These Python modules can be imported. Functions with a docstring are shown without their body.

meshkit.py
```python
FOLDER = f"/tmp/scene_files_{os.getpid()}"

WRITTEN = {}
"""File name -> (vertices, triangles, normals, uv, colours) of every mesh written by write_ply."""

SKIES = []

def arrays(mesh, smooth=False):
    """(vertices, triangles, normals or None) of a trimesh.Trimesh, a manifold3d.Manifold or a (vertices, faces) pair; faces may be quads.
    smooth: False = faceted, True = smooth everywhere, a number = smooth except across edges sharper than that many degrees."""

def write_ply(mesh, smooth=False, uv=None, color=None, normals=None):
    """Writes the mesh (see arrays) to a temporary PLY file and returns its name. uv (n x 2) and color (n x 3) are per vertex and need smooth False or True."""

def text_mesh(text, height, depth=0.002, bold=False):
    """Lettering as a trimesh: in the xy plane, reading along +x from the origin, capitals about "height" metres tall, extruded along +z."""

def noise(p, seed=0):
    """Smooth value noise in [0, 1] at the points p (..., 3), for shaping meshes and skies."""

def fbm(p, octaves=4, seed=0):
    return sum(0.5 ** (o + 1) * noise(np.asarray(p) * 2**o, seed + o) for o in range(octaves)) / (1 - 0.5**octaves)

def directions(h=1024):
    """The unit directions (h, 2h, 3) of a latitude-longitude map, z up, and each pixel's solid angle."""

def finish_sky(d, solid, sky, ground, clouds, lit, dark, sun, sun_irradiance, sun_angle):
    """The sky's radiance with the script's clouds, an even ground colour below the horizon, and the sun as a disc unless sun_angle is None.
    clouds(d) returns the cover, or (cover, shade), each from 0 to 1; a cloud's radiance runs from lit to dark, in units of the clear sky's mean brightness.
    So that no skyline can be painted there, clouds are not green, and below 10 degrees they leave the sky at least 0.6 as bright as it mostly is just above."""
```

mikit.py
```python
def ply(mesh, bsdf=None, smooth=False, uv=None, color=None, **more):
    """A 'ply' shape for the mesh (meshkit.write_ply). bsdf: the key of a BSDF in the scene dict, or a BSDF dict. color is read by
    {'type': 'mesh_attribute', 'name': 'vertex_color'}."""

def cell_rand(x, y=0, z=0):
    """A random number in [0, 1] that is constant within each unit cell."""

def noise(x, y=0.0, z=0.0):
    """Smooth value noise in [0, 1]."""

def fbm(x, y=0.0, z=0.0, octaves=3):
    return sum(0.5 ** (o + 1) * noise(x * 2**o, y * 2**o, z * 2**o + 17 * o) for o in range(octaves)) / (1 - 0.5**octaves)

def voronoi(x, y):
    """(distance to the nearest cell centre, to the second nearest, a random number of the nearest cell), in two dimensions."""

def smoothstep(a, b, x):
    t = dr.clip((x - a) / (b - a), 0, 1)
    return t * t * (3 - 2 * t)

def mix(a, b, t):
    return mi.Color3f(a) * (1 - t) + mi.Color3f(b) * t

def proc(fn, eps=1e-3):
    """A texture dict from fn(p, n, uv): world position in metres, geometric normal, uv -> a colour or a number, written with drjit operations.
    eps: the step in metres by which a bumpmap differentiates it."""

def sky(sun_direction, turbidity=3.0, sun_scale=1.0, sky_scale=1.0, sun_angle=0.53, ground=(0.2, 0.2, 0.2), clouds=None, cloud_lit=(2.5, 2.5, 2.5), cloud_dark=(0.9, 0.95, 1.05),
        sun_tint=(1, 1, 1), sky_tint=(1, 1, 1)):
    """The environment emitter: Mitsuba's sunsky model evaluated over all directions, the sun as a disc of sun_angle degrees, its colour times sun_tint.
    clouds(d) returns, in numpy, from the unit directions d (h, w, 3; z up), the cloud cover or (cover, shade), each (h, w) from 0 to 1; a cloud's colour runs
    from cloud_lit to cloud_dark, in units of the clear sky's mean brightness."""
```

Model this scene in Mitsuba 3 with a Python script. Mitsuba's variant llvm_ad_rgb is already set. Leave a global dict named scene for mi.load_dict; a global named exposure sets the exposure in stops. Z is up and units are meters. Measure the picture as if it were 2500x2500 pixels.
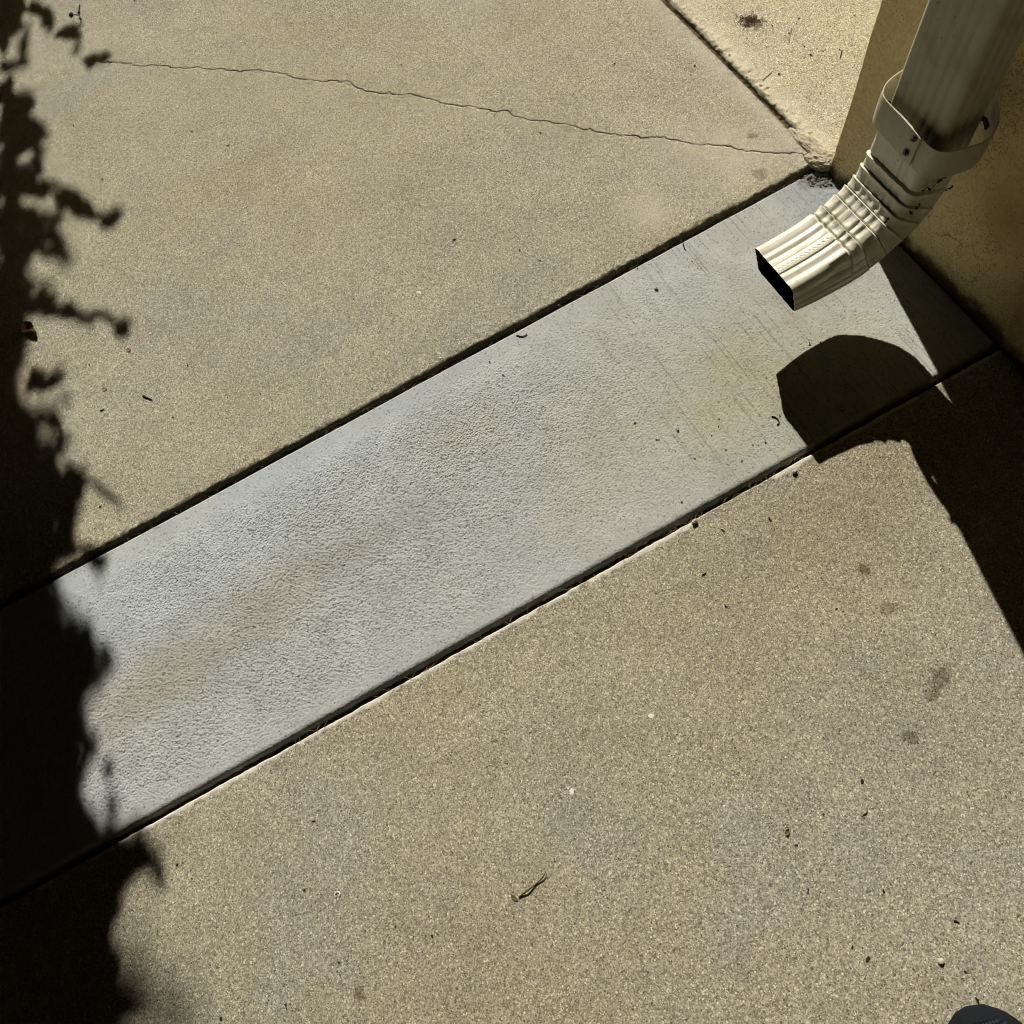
import math
import numpy as np
import trimesh
import drjit as dr
import mitsuba as mi
import mikit
import meshkit
from scipy.spatial import Delaunay
from scipy.interpolate import PchipInterpolator, CubicSpline
from shapely.geometry import Polygon, Point
import shapely

T4 = mi.ScalarTransform4f
# ---------------------------------------------------------------- camera, sky, exposure
# world: the stucco wall stands on the line y = 0 (x > 0), its corner at the origin, z up, metres
CAM = np.array([0.7986, -0.9105, 1.2])
FWD = np.array([-0.3797, 0.0466, -0.9239])
DOWN = np.array([0.8014, -0.4823, -0.3537])
SUN = np.array([-0.73633, 0.18579, 0.65061])
exposure = 2.55
scene = {
    "camera": {"type": "perspective", "fov": 67.639, "near_clip": 0.02, "far_clip": 200.0,
               "to_world": T4().look_at(origin=CAM.tolist(), target=(CAM + FWD).tolist(), up=(-DOWN).tolist())},
    "daylight": mikit.sky(SUN.tolist(), turbidity=3, sun_tint=(0.90, 1.0, 1.20), sky_scale=0.003, ground=(0.12, 0.11, 0.08)),
}
labels = {}
rng = np.random.default_rng(7)
fbm, noise = meshkit.fbm, meshkit.noise


def tag(key, label=None, cat=None, group=None, kind=None):
    d = {}
    if label: d["label"] = label
    if cat: d["category"] = cat
    if group: d["group"] = group
    if kind: d["kind"] = kind
    labels[key] = d


def num(name):
    if name not in scene and not any(k.startswith(name + "__") for k in scene): return name
    i = 1
    while f"{name}_{i:03d}" in scene or any(k.startswith(f"{name}_{i:03d}__") for k in scene): i += 1
    return f"{name}_{i:03d}"


def put(name, mesh, bsdf, smooth=False, **kw):
    key = num(name)
    scene[key] = mikit.ply(mesh, bsdf, smooth=smooth, **kw)
    return key


# ---------------------------------------------------------------- materials
sm, mixc, vnoise, vfbm, voro, crand = mikit.smoothstep, mikit.mix, mikit.noise, mikit.fbm, mikit.voronoi, mikit.cell_rand


def blot(p, cx, cy, rx, ry, ang=0.0):
    c, s = math.cos(ang), math.sin(ang)
    u = ((p.x - cx) * c + (p.y - cy) * s) / rx
    v = (-(p.x - cx) * s + (p.y - cy) * c) / ry
    return dr.exp(-(u * u + v * v))


def patch(p, cx, cy, rx, ry, ang=0.0, ragged=0.6, scale=90.0):
    """a stain with a torn outline"""
    u, v = 0.8 * p.x + 0.6 * p.y, 0.8 * p.y - 0.6 * p.x
    return sm(0.30, 0.75, blot(p, cx, cy, rx, ry, ang) + ragged * (vfbm(u * scale, v * scale, 3.3, octaves=4) - 0.5))


def sand_color(p, n, uv):
    x, y = p.x, p.y
    tone = 0.50 * vnoise(x * 560, y * 560, 2.0) + 0.32 * vnoise(x * 1050, y * 1050, 5.0) + 0.18 * vnoise(0.8 * x * 260 + 0.6 * y * 260, 0.8 * y * 260 - 0.6 * x * 260, 8.0)
    c = mixc((0.150, 0.142, 0.106), (0.420, 0.405, 0.325), sm(0.15, 0.9, tone))
    # grains and pits of mixed size
    for k, f in ((0.0, 600.0), (3.0, 330.0)):
        u, v = (0.9 * x + 0.436 * y) * f + 11 * k, (0.9 * y - 0.436 * x) * f + 5 * k
        d1, d2, r = voro(u, v)
        size = 0.22 + 0.25 * crand(r * 977.0, 4.0)
        body = 1 - sm(size, size + 0.16, d1)
        c = mixc(c, mixc((0.50, 0.48, 0.37), (0.72, 0.70, 0.58), crand(r * 331.0)), sm(0.93 if k else 0.87, 0.95 if k else 0.90, r) * body * 0.8)
        c = mixc(c, (0.34, 0.29, 0.17), sm(0.76, 0.78, r) * (1 - sm(0.84, 0.86, r)) * body * 0.45)
        c = mixc(c, (0.070, 0.064, 0.042), (1 - (sm(0.03, 0.045, r) if k else sm(0.05, 0.07, r))) * body * 0.85)
    big = vfbm(x * 3.1, y * 3.1, 4.0)
    mid = vfbm(x * 14, y * 14, 9.0)
    c = mixc(c, c * mi.Color3f(1.02, 1.015, 0.97), sm(0.35, 0.7, big))
    c = c * (0.92 + 0.16 * mid)
    c = mixc(c, c * mi.Color3f(0.96, 0.965, 1.01), sm(0.5, 0.75, vfbm(x * 9 + 40, y * 9, 1.0)))
    # smoother, greyer cement skin beside the tooled joint and towards the corner
    skin = sm(0.08, 0.0, dr.abs(y - 0.005)) * sm(0.1, -0.05, x) * 0.55
    skin = dr.maximum(skin, 0.55 * blot(p, -0.11, -0.33, 0.05, 0.045))
    skin = dr.maximum(skin, 0.45 * blot(p, -0.13, -0.12, 0.13, 0.09, 0.7)) * (0.5 + vfbm(x * 40, y * 40, 6.0))
    c = mixc(c, (0.43, 0.41, 0.34), dr.clip(skin, 0, 0.7))
    # brighter beyond the joint: light bounced off the side wall, put into colour
    c = mixc(c, c * mi.Color3f(1.34, 1.32, 1.24), sm(0.0, 0.02, y) * 0.9)
    c = mixc(c, c * mi.Color3f(0.95, 0.94, 0.93), sm(0.464, 0.467, x))
    # broad weathering: greyer and browner clouds
    c = mixc(c, c * mi.Color3f(0.91, 0.91, 0.925), sm(0.45, 0.75, vfbm(x * 5.5 + 11, y * 5.5, 2.0, octaves=4)) * 0.6)
    c = mixc(c, c * mi.Color3f(0.94, 0.90, 0.79), sm(0.48, 0.78, vfbm(x * 4.2, y * 4.2 + 23, 6.0, octaves=4)) * 0.4)
    # brown dirt in the joints, slab lip beside the strip darkened too
    rag = 0.012 * (vfbm(x * 120, y * 120, 8.0) - 0.5)
    lip = sm(-0.0325, -0.0255, x + rag) * sm(0.0, -0.012, y) * (1 - sm(-0.02, -0.01, x))
    c = mixc(c, (0.050, 0.043, 0.026), lip * 0.85)
    sunlit_lip = sm(0.4672, 0.4688, x) * (1 - sm(0.4725, 0.4790, x + 0.006 * (vfbm(x * 90, y * 60, 2.0) - 0.5))) * sm(0.42, 0.62, vfbm(y * 26, x * 40, 1.0) + 0.18 * sm(-0.6, -1.0, y))
    c = mixc(c, (0.56, 0.55, 0.47), sunlit_lip * 0.85)  # sunlit lip of the lower slab, its brightness painted as a pale line
    dj = sm(-0.010, -0.003, y + 0.008 * (vfbm(x * 150, y * 150, 1.0) - 0.5)) * (1 - sm(0.008, 0.018, y + 0.012 * (vfbm(x * 110, y * 110, 7.0) - 0.5))) * sm(-0.06, -0.10, x)
    c = mixc(c, (0.10, 0.088, 0.058), dj * 0.6)
    # stains with a shape of their own
    c = mixc(c, c * mi.Color3f(0.42, 0.38, 0.32), 0.94 * patch(p, 0.672, -0.417, 0.011, 0.010, 0.0, 1.1, 190))
    c = mixc(c, c * mi.Color3f(0.42, 0.38, 0.32), 0.69 * patch(p, 0.74, -0.425, 0.012, 0.016, 0.4, 1.5, 150))
    c = mixc(c, c * mi.Color3f(0.42, 0.38, 0.32), 0.75 * patch(p, 0.861, -0.431, 0.013, 0.034, 0.5, 1.4, 120))
    c = mixc(c, c * mi.Color3f(0.42, 0.38, 0.32), 0.75 * patch(p, 0.906, -0.515, 0.015, 0.012, 0.0, 1.5, 150))
    c = mixc(c, c * mi.Color3f(0.42, 0.38, 0.32), 0.62 * patch(p, -0.412, 0.106, 0.020, 0.014, 0.7, 1.3, 120))
    c = mixc(c, c * mi.Color3f(0.42, 0.38, 0.32), 0.75 * patch(p, -0.150, -0.068, 0.012, 0.010, 0.7, 1.4, 150))
    c = mixc(c, c * mi.Color3f(0.42, 0.38, 0.32), 0.56 * patch(p, -0.06, -0.11, 0.02, 0.018, 0.7, 1.5, 150))
    c = mixc(c, c * mi.Color3f(0.42, 0.38, 0.32), 0.81 * patch(p, 0.8347, -1.3801, 0.014, 0.008, 0.5, 1.0, 130))
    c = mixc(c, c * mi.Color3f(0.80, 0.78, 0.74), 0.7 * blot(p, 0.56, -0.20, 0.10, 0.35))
    return c * mi.Color3f(0.79, 0.805, 0.815)


def sand_bump(p, n, uv):
    x, y = p.x, p.y
    d1, d2, r = voro(x * 520, y * 520)
    return 0.00036 * (1 - sm(0.1, 0.75, d1)) * (0.4 + r) + 0.0006 * vfbm(x * 270, y * 270, 2.0, octaves=2)


def rough_mask(x, y):
    edge = sm(0.0, 0.07, x) * sm(0.463, 0.40, x)
    m = 0.25 + 0.95 * dr.exp(-dr.square((x - 0.15) / 0.16) - dr.square((y + 0.9) / 0.36)) + 0.75 * sm(-0.7, -1.3, y)
    return edge * m * (0.55 + 0.9 * vfbm(x * 7, y * 7, 3.0))


def grain(x, y):
    u, v = 0.79 * x + 0.61 * y, 0.79 * y - 0.61 * x
    return 0.5 * vnoise(u * 390, v * 390, 1.0) + 0.3 * vnoise(x * 620 + 9, y * 620, 4.0) + 0.2 * vnoise(v * 1050, u * 1050, 7.0)


def strip_color(p, n, uv):
    x, y = p.x, p.y
    g = vnoise(x * 480, y * 480, 1.0) * 0.5 + vnoise(x * 1000, y * 1000, 2.0) * 0.5
    c = mixc((0.310, 0.340, 0.334), (0.460, 0.496, 0.490), g)
    mid = vfbm(x * 8, y * 8, 5.0)
    c = c * (0.90 + 0.22 * vfbm(x * 22, y * 22, 7.0))
    c = mixc(c, c * mi.Color3f(0.98, 1.0, 1.04), sm(0.4, 0.7, mid))
    # broom drag lines across the strip
    br = vfbm(y * 420, x * 9, 3.0, octaves=2)
    c = c * (1 - 0.30 * sm(0.60, 0.85, br) * sm(-0.95, -0.25, y) * sm(0.30, 0.55, vfbm(x * 9, y * 5, 2.0)))
    # dark pinholes
    d1, d2, q = voro(x * 190, y * 190)
    c = mixc(c, c * mi.Color3f(1.04, 1.07, 1.11), dr.clip(blot(p, 0.05, -1.50, 0.11, 0.30) + 0.8 * blot(p, 0.03, -1.05, 0.07, 0.22), 0, 1))
    rm = dr.clip(rough_mask(x, y), 0.35, 1)
    c = c * (1 - 0.55 * (1 - sm(0.20, 0.42, grain(x, y))) * rm)
    pin = (1 - sm(0.07, 0.12, q)) * (1 - sm(0.15, 0.42, d1))
    c = mixc(c, (0.10, 0.10, 0.085), 0.6 * pin)
    # water-borne stains: tan under the outlet, brown down the middle
    tanm = dr.clip(1.1 * blot(p, 0.31, -0.30, 0.15, 0.20) + 0.5 * blot(p, 0.30, -0.62, 0.13, 0.30), 0, 1) * (0.55 + 0.8 * vfbm(x * 25, y * 25, 8.0))
    c = mixc(c, c * mi.Color3f(0.93, 0.865, 0.70), dr.clip(tanm, 0, 1))
    brown = dr.clip(0.95 * blot(p, 0.27, -1.52, 0.075, 0.13) + 0.9 * blot(p, 0.235, -1.33, 0.055, 0.14) + 0.6 * blot(p, 0.215, -1.10, 0.035, 0.22) + 0.35 * blot(p, 0.10, -0.85, 0.08, 0.15), 0, 1)
    c = mixc(c, c * mi.Color3f(0.87, 0.82, 0.735), dr.clip(brown * (0.35 + 1.1 * vfbm(x * 18, y * 18, 4.0)), 0, 1))
    warm = sm(-1.0, -0.4, y) * (1 - sm(-0.16, -0.06, y)) * 0.35
    c = mixc(c, c * mi.Color3f(0.97, 0.95, 0.86), warm)
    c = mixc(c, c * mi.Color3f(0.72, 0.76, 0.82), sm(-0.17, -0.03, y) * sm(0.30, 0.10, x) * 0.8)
    # darker tooled margin on the lower side, and the dirty broken corner
    c = mixc(c, (0.12, 0.105, 0.07), sm(0.012, 0.0, dr.abs(x - 0.464) + 0.008 * (vfbm(x * 150, y * 60, 3.0) - 0.5)) * 0.75)
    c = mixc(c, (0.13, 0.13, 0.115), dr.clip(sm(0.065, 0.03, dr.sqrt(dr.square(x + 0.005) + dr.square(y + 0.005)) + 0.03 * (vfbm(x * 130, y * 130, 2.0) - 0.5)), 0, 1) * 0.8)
    return c * 0.72


def strip_bump(p, n, uv):
    x, y = p.x, p.y
    m = rough_mask(x, y)
    b = grain(x, y)
    br = vfbm(y * 420, x * 9, 3.0, octaves=2)
    return (0.0010 + 0.0024 * m) * b + 0.00035 * br * sm(-1.0, -0.2, y)


def wall_color(p, n, uv):
    u, z = p.x + 0.7 * p.y, p.z
    c = mixc((0.50, 0.405, 0.210), (0.61, 0.500, 0.280), vfbm(u * 7, z * 7, 1.0))
    c = c * (0.88 + 0.24 * vnoise(u * 260, z * 260, 3.0))
    # fine black speckle, thicker low down and in drifts
    d1, d2, q = voro(u * 420, z * 420)
    drift = sm(0.42, 0.72, vfbm(u * 11, z * 11, 6.0)) * 0.30 + 0.05 + 0.35 * sm(0.09, 0.0, z) * vfbm(u * 30, z * 30, 2.0)
    c = mixc(c, (0.075, 0.052, 0.022), sm(0.0, 0.04, drift - q) * (1 - sm(0.25, 0.5, d1)) * 0.8)
    # hair cracks
    a1, a2, r = voro(u * 22 + 0.8 * vfbm(u * 30, z * 30, 4.0), z * 22 + 0.8 * vfbm(u * 30, z * 30, 9.0))
    crack = (1 - sm(0.012, 0.035, a2 - a1)) * sm(0.50, 0.62, vfbm(u * 9, z * 9, 3.0)) * sm(0.2, 0.05, z)
    c = mixc(c, (0.10, 0.07, 0.03), crack * 0.75)
    # rust-brown wash and mould at the foot
    rust = dr.exp(-dr.square((u - 0.47) / 0.06) - dr.square((z - 0.10) / 0.07)) * (0.3 + 1.1 * vfbm(u * 45, z * 16, 2.0))
    rust = rust + 0.5 * dr.exp(-dr.square((u - 0.36) / 0.06) - dr.square((z - 0.20) / 0.06))
    c = mixc(c, (0.25, 0.145, 0.045), dr.clip(rust, 0, 0.75))
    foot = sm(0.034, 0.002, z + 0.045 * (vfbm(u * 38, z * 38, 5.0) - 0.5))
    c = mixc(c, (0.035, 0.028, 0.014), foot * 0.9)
    return c


def wall_bump(p, n, uv):
    u, z = p.x + 0.7 * p.y, p.z
    return 0.0007 * vfbm(u * 230, z * 230, 1.0) + 0.003 * vfbm(u * 25, z * 25, 2.0)


def paint_color(p, n, uv):
    x, y, z = p.x, p.y, p.z
    c = mi.Color3f(0.64, 0.635, 0.535)
    c = c * (0.93 + 0.10 * vfbm(x * 30, (y + z) * 14, 2.0))
    streak = sm(0.50, 0.8, vfbm(x * 190, z * 3 + y * 6, 4.0))
    c = mixc(c, c * mi.Color3f(0.90, 0.86, 0.78), streak * 0.4)
    # dust and small specks
    d1, d2, q = voro(x * 230, (y * 1.2 + z) * 230)
    c = mixc(c, (0.12, 0.095, 0.05), (1 - sm(0.014, 0.02, q)) * (1 - sm(0.12, 0.3, d1)) * 0.85)
    c = mixc(c, c * mi.Color3f(0.72, 0.66, 0.52), sm(0.56, 0.78, vfbm(x * 38 + z * 20, y * 38 + z * 31, 7.0)) * 0.55)
    return c * 0.76


def shaded_paint_color(p, n, uv):
    return paint_color(p, n, uv) * mi.Color3f(0.76, 0.735, 0.66)  # same cream paint, darkened to put the shade on shaft and strap into colour


def dirt_color(p, n, uv):
    return mixc((0.025, 0.020, 0.012), (0.10, 0.08, 0.048), vfbm(p.x * 220, p.y * 220, 3.0))


def rubble_color(p, n, uv):
    return mixc((0.17, 0.16, 0.125), (0.42, 0.39, 0.30), vfbm(p.x * 160, p.y * 160, p.z * 160))


def grit_color(p, n, uv):
    return mixc((0.045, 0.045, 0.042), (0.22, 0.22, 0.21), vfbm(p.x * 180, p.y * 180, p.z * 180))


def shoe_color(p, n, uv):
    a, b = (p.x + p.y * 0.6) * 420, (p.y - p.x * 0.6) * 420
    w = dr.sin(a * 2.2) * dr.sin(b * 2.2)
    return mixc((0.005, 0.006, 0.008), (0.022, 0.026, 0.032), sm(-0.1, 0.6, w))


P = mikit.proc


def rough(color, bump=None, eps=6e-4, r=0.95, spec=0.10, name=None):
    base = {"type": "principled", "base_color": color, "roughness": r, "specular": spec}
    if bump: base = {"type": "bumpmap", "bump": P(bump, eps), "scale": 1.0, "bsdf": base}
    return {"type": "twosided", "bsdf": base}


rgb = lambda *c: {"type": "rgb", "value": [0.75 * v for v in c]}
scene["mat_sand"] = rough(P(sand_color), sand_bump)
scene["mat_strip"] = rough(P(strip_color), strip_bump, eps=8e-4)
scene["mat_wall"] = rough(P(wall_color), wall_bump)
scene["mat_paint"] = {"type": "twosided", "bsdf": {"type": "principled", "base_color": P(paint_color), "roughness": 0.42, "specular": 0.45}}
scene["mat_inside_shade"] = rough(rgb(0.030, 0.028, 0.020), r=0.8)  # inside of the elbow, its shade put in as a near-black colour
scene["mat_paint_shaded"] = {"type": "twosided", "bsdf": {"type": "principled", "base_color": P(shaded_paint_color), "roughness": 0.5, "specular": 0.35}}
scene["mat_dirt_gapfill"] = rough(P(dirt_color))
scene["mat_rubble"] = rough(P(rubble_color))
scene["mat_grit"] = rough(P(grit_color))
scene["mat_shoe"] = rough(P(shoe_color), r=0.95, spec=0.02)
scene["mat_rubber"] = rough(rgb(0.011, 0.013, 0.016), r=0.9, spec=0.04)
scene["mat_screw"] = {"type": "twosided", "bsdf": {"type": "principled", "base_color": rgb(0.10, 0.095, 0.085), "roughness": 0.35, "metallic": 0.8, "specular": 0.5}}
scene["mat_crumb"] = rough(rgb(0.035, 0.027, 0.016), r=0.8)
scene["mat_brown"] = rough(rgb(0.10, 0.060, 0.028), r=0.7)
scene["mat_twig"] = rough(rgb(0.055, 0.034, 0.020), r=0.8)
scene["mat_straw"] = rough(rgb(0.30, 0.25, 0.14), r=0.8)
scene["mat_petal"] = rough(rgb(0.25, 0.16, 0.105), r=0.8)
scene["mat_deadleaf"] = rough(rgb(0.15, 0.085, 0.045), r=0.7)
scene["mat_olive"] = rough(rgb(0.10, 0.095, 0.03), r=0.7)
scene["mat_chip"] = rough(rgb(0.66, 0.65, 0.60), r=0.8)
scene["mat_leaf"] = {"type": "principledthin", "base_color": rgb(0.045, 0.075, 0.02), "roughness": 0.5, "diff_trans": 0.3}
scene["mat_bark"] = rough(rgb(0.10, 0.075, 0.05))
scene["mat_earth"] = rough(rgb(0.16, 0.13, 0.09))

# ---------------------------------------------------------------- the paving
CRACK = np.array([[-1.2847,-1.1836],[-1.271,-1.1706],[-1.2367,-1.1359],[-1.2078,-1.1034],[-1.1903,-1.0944],[-1.1749,-1.0638],[-1.1596,-1.0487],[-1.124,-1.0163],[-1.1009,-0.9911],[-1.0893,-0.9677],[-1.0679,-0.9533],[-1.0471,-0.9225],[-1.0228,-0.9041],[-0.9985,-0.8752],[-0.984,-0.8461],[-0.9608,-0.8249],[-0.9252,-0.7959],[-0.8907,-0.7724],[-0.848,-0.7318],[-0.8307,-0.7075],[-0.81,-0.6848],[-0.779,-0.6752],[-0.7518,-0.6581],[-0.7365,-0.6442],[-0.7188,-0.6212],[-0.6984,-0.6047],[-0.685,-0.5853],[-0.6451,-0.553],[-0.616,-0.5365],[-0.5937,-0.5171],[-0.5595,-0.4838],[-0.5281,-0.4598],[-0.508,-0.4353],[-0.4832,-0.4235],[-0.4508,-0.4014],[-0.4277,-0.3746],[-0.3999,-0.3489],[-0.3696,-0.329],[-0.3416,-0.3063],[-0.303,-0.2711],[-0.2702,-0.2382],[-0.2449,-0.206],[-0.2207,-0.1879],[-0.1889,-0.1628],[-0.1803,-0.1477],[-0.1606,-0.1229],[-0.1396,-0.1087],[-0.108,-0.0834],[-0.0861,-0.052],[-0.0593,-0.0245],[-0.0424,-0.0134],[-0.0315,-0.0056]])
VIEW = Polygon([(-1.80, -1.42), (-0.18, 0.66), (1.36, -0.62), (0.66, -2.02)])


def jag(line, step, amp, seed):
    """the polyline at even steps, with small sideways jitter"""
    d = np.r_[0, np.cumsum(np.linalg.norm(np.diff(line, axis=0), axis=1))]
    s = np.arange(0, d[-1], step)
    pts = np.c_[np.interp(s, d, line[:, 0]), np.interp(s, d, line[:, 1])]
    t = np.gradient(pts, axis=0)
    t /= np.linalg.norm(t, axis=1, keepdims=True)
    nn = np.c_[-t[:, 1], t[:, 0]]
    q = np.c_[s * 90, s * 0, s * 0]
    return pts + nn * ((fbm(q, 3, seed) - 0.5) * amp)[:, None], nn


CRK, CRN = jag(CRACK, 0.0022, 0.0095, 5)
CRW = 0.00030 + 0.0008 * noise(np.c_[np.arange(len(CRK)) * 0.06, np.zeros((len(CRK), 2))], 3)   # half width along it
CRW *= np.clip(np.arange(len(CRK)) / 120, 0.35, 1)


def round_edge(d, r):
    k = np.clip(1 - np.maximum(d, 0) / r, 0, 1)
    return -r * (1 - np.sqrt(np.maximum(1 - k * k, 0)))


def slab(name, x0, x1, y0, y1, edges, height, mat, step=0.007, extra=None, smooth=35):
    """a slab's top as a fine relief, denser along its EDGES (axis, place, inward sign, wander, radius), with sides going down into the joint"""
    vx0, vy0, vx1, vy1 = VIEW.bounds
    gx, gy = np.meshgrid(np.arange(max(x0, vx0), min(x1, vx1), step), np.arange(max(y0, vy0), min(y1, vy1), step))
    g = np.c_[gx.ravel(), gy.ravel()] + rng.uniform(-0.3, 0.3, (gx.size, 2)) * step
    g = g[shapely.contains_xy(VIEW.buffer(0.05), g[:, 0], g[:, 1])]
    cx, cy = np.meshgrid(np.linspace(x0, x1, 26), np.linspace(y0, y1, 26))
    c = np.c_[cx.ravel(), cy.ravel()]
    c = c[~shapely.contains_xy(VIEW.buffer(0.03), c[:, 0], c[:, 1])]
    pts = [g, c]
    for ax, at, sg, wander, r in edges:
        lo, hi = (max(y0, -2.05), min(y1, 0.62)) if ax == 0 else (max(x0, -1.35), min(x1, 1.3))
        s = np.arange(lo, hi, 0.0026)
        for off in (-0.002, 0.0, 0.0008, 0.0018, 0.003, 0.0045, 0.0065, 0.009, 0.012, 0.016, 0.021):
            w = wander * (fbm(np.c_[s * 38, s * 0 + at, s * 0], 4, 11) - 0.5)
            v = at + sg * (off + 0.0025) + w
            pts.append(np.c_[v, s] if ax == 0 else np.c_[s, v])
    if extra is not None: pts.append(extra)
    pts = np.vstack(pts)
    ok = (pts[:, 0] >= x0 - 0.008) & (pts[:, 0] <= x1 + 0.008) & (pts[:, 1] >= y0 - 0.008) & (pts[:, 1] <= y1 + 0.008)
    pts = pts[ok]
    pts = pts[np.unique(np.round(pts / 2e-4), axis=0, return_index=True)[1]]
    z = height(pts[:, 0], pts[:, 1])
    drop = np.zeros(len(pts), bool)
    for ax, at, sg, wander, r in edges:
        t = pts[:, 1 - ax]
        w = wander * (fbm(np.c_[t * 38, t * 0 + at, t * 0], 4, 11) - 0.5)
        d = (pts[:, ax] - at - w) * sg - 0.0025
        z = z + round_edge(d, r)
        drop |= d < -0.001
    z[drop] = -0.05
    tri = Delaunay(pts).simplices
    v = np.c_[pts, z]
    a = v[tri]
    flip = np.cross(a[:, 1, :2] - a[:, 0, :2], a[:, 2, :2] - a[:, 0, :2]) < 0
    tri[flip] = tri[flip][:, ::-1]
    return put(name, trimesh.Trimesh(v, tri, process=False), mat, smooth=True)


def relief(x, y, amp, f, seed):
    return amp * (fbm(np.c_[x * f, y * f, x * 0], 4, seed) - 0.5)


def h_left(x, y):
    z = relief(x, y, 0.006, 4, 1) + relief(x, y, 0.0014, 60, 2)
    near = np.exp(-((x + 0.038) / 0.035) ** 2) + np.exp(-((y - 0.0) / 0.03) ** 2)
    z = z + near * relief(x, y, 0.004, 170, 3)
    # the crack
    i = CRTREE.query(np.c_[x, y], workers=-1)
    d, k = i
    w = CRW[k]
    z = z - 0.006 * np.clip(1 - d / (w * 1.4), 0, 1) ** 0.6
    return z


from scipy.spatial import cKDTree
CRTREE = cKDTree(CRK)
crack_pts = np.vstack([CRK + CRN * o[:, None] for o in [CRW * 0, CRW * 0.9, -CRW * 0.9, CRW * 1.5, -CRW * 1.5, CRW * 0 + 0.0045, CRW * 0 - 0.0045]])
h_lower = lambda x, y: -0.012 + relief(x, y, 0.006, 4, 4) + relief(x, y, 0.0014, 60, 5) + np.exp(-((x - 0.468) / 0.02) ** 2) * relief(x, y, 0.004, 150, 6)


def h_beyond(x, y):
    z = 0.001 + relief(x, y, 0.005, 4, 7) + relief(x, y, 0.0014, 60, 8)
    return z + np.exp(-((y - 0.012) / 0.035) ** 2) * relief(x, y, 0.008, 150, 9)


def h_strip(x, y):
    edge = np.clip(np.minimum(x + 0.0165, 0.463 - x) / 0.05, 0, 1)
    z = -0.005 + relief(x, y, 0.004, 5, 12) + edge * (relief(x, y, 0.0012, 60, 13) + relief(x, y, 0.0008, 130, 14))
    r = np.hypot(x + 0.0, y + 0.0)
    z = z - 0.008 * np.clip(1 - r / 0.055, 0, 1) ** 0.5 + np.clip(1 - r / 0.075, 0, 1) * relief(x, y, 0.022, 130, 15)
    return z


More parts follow.
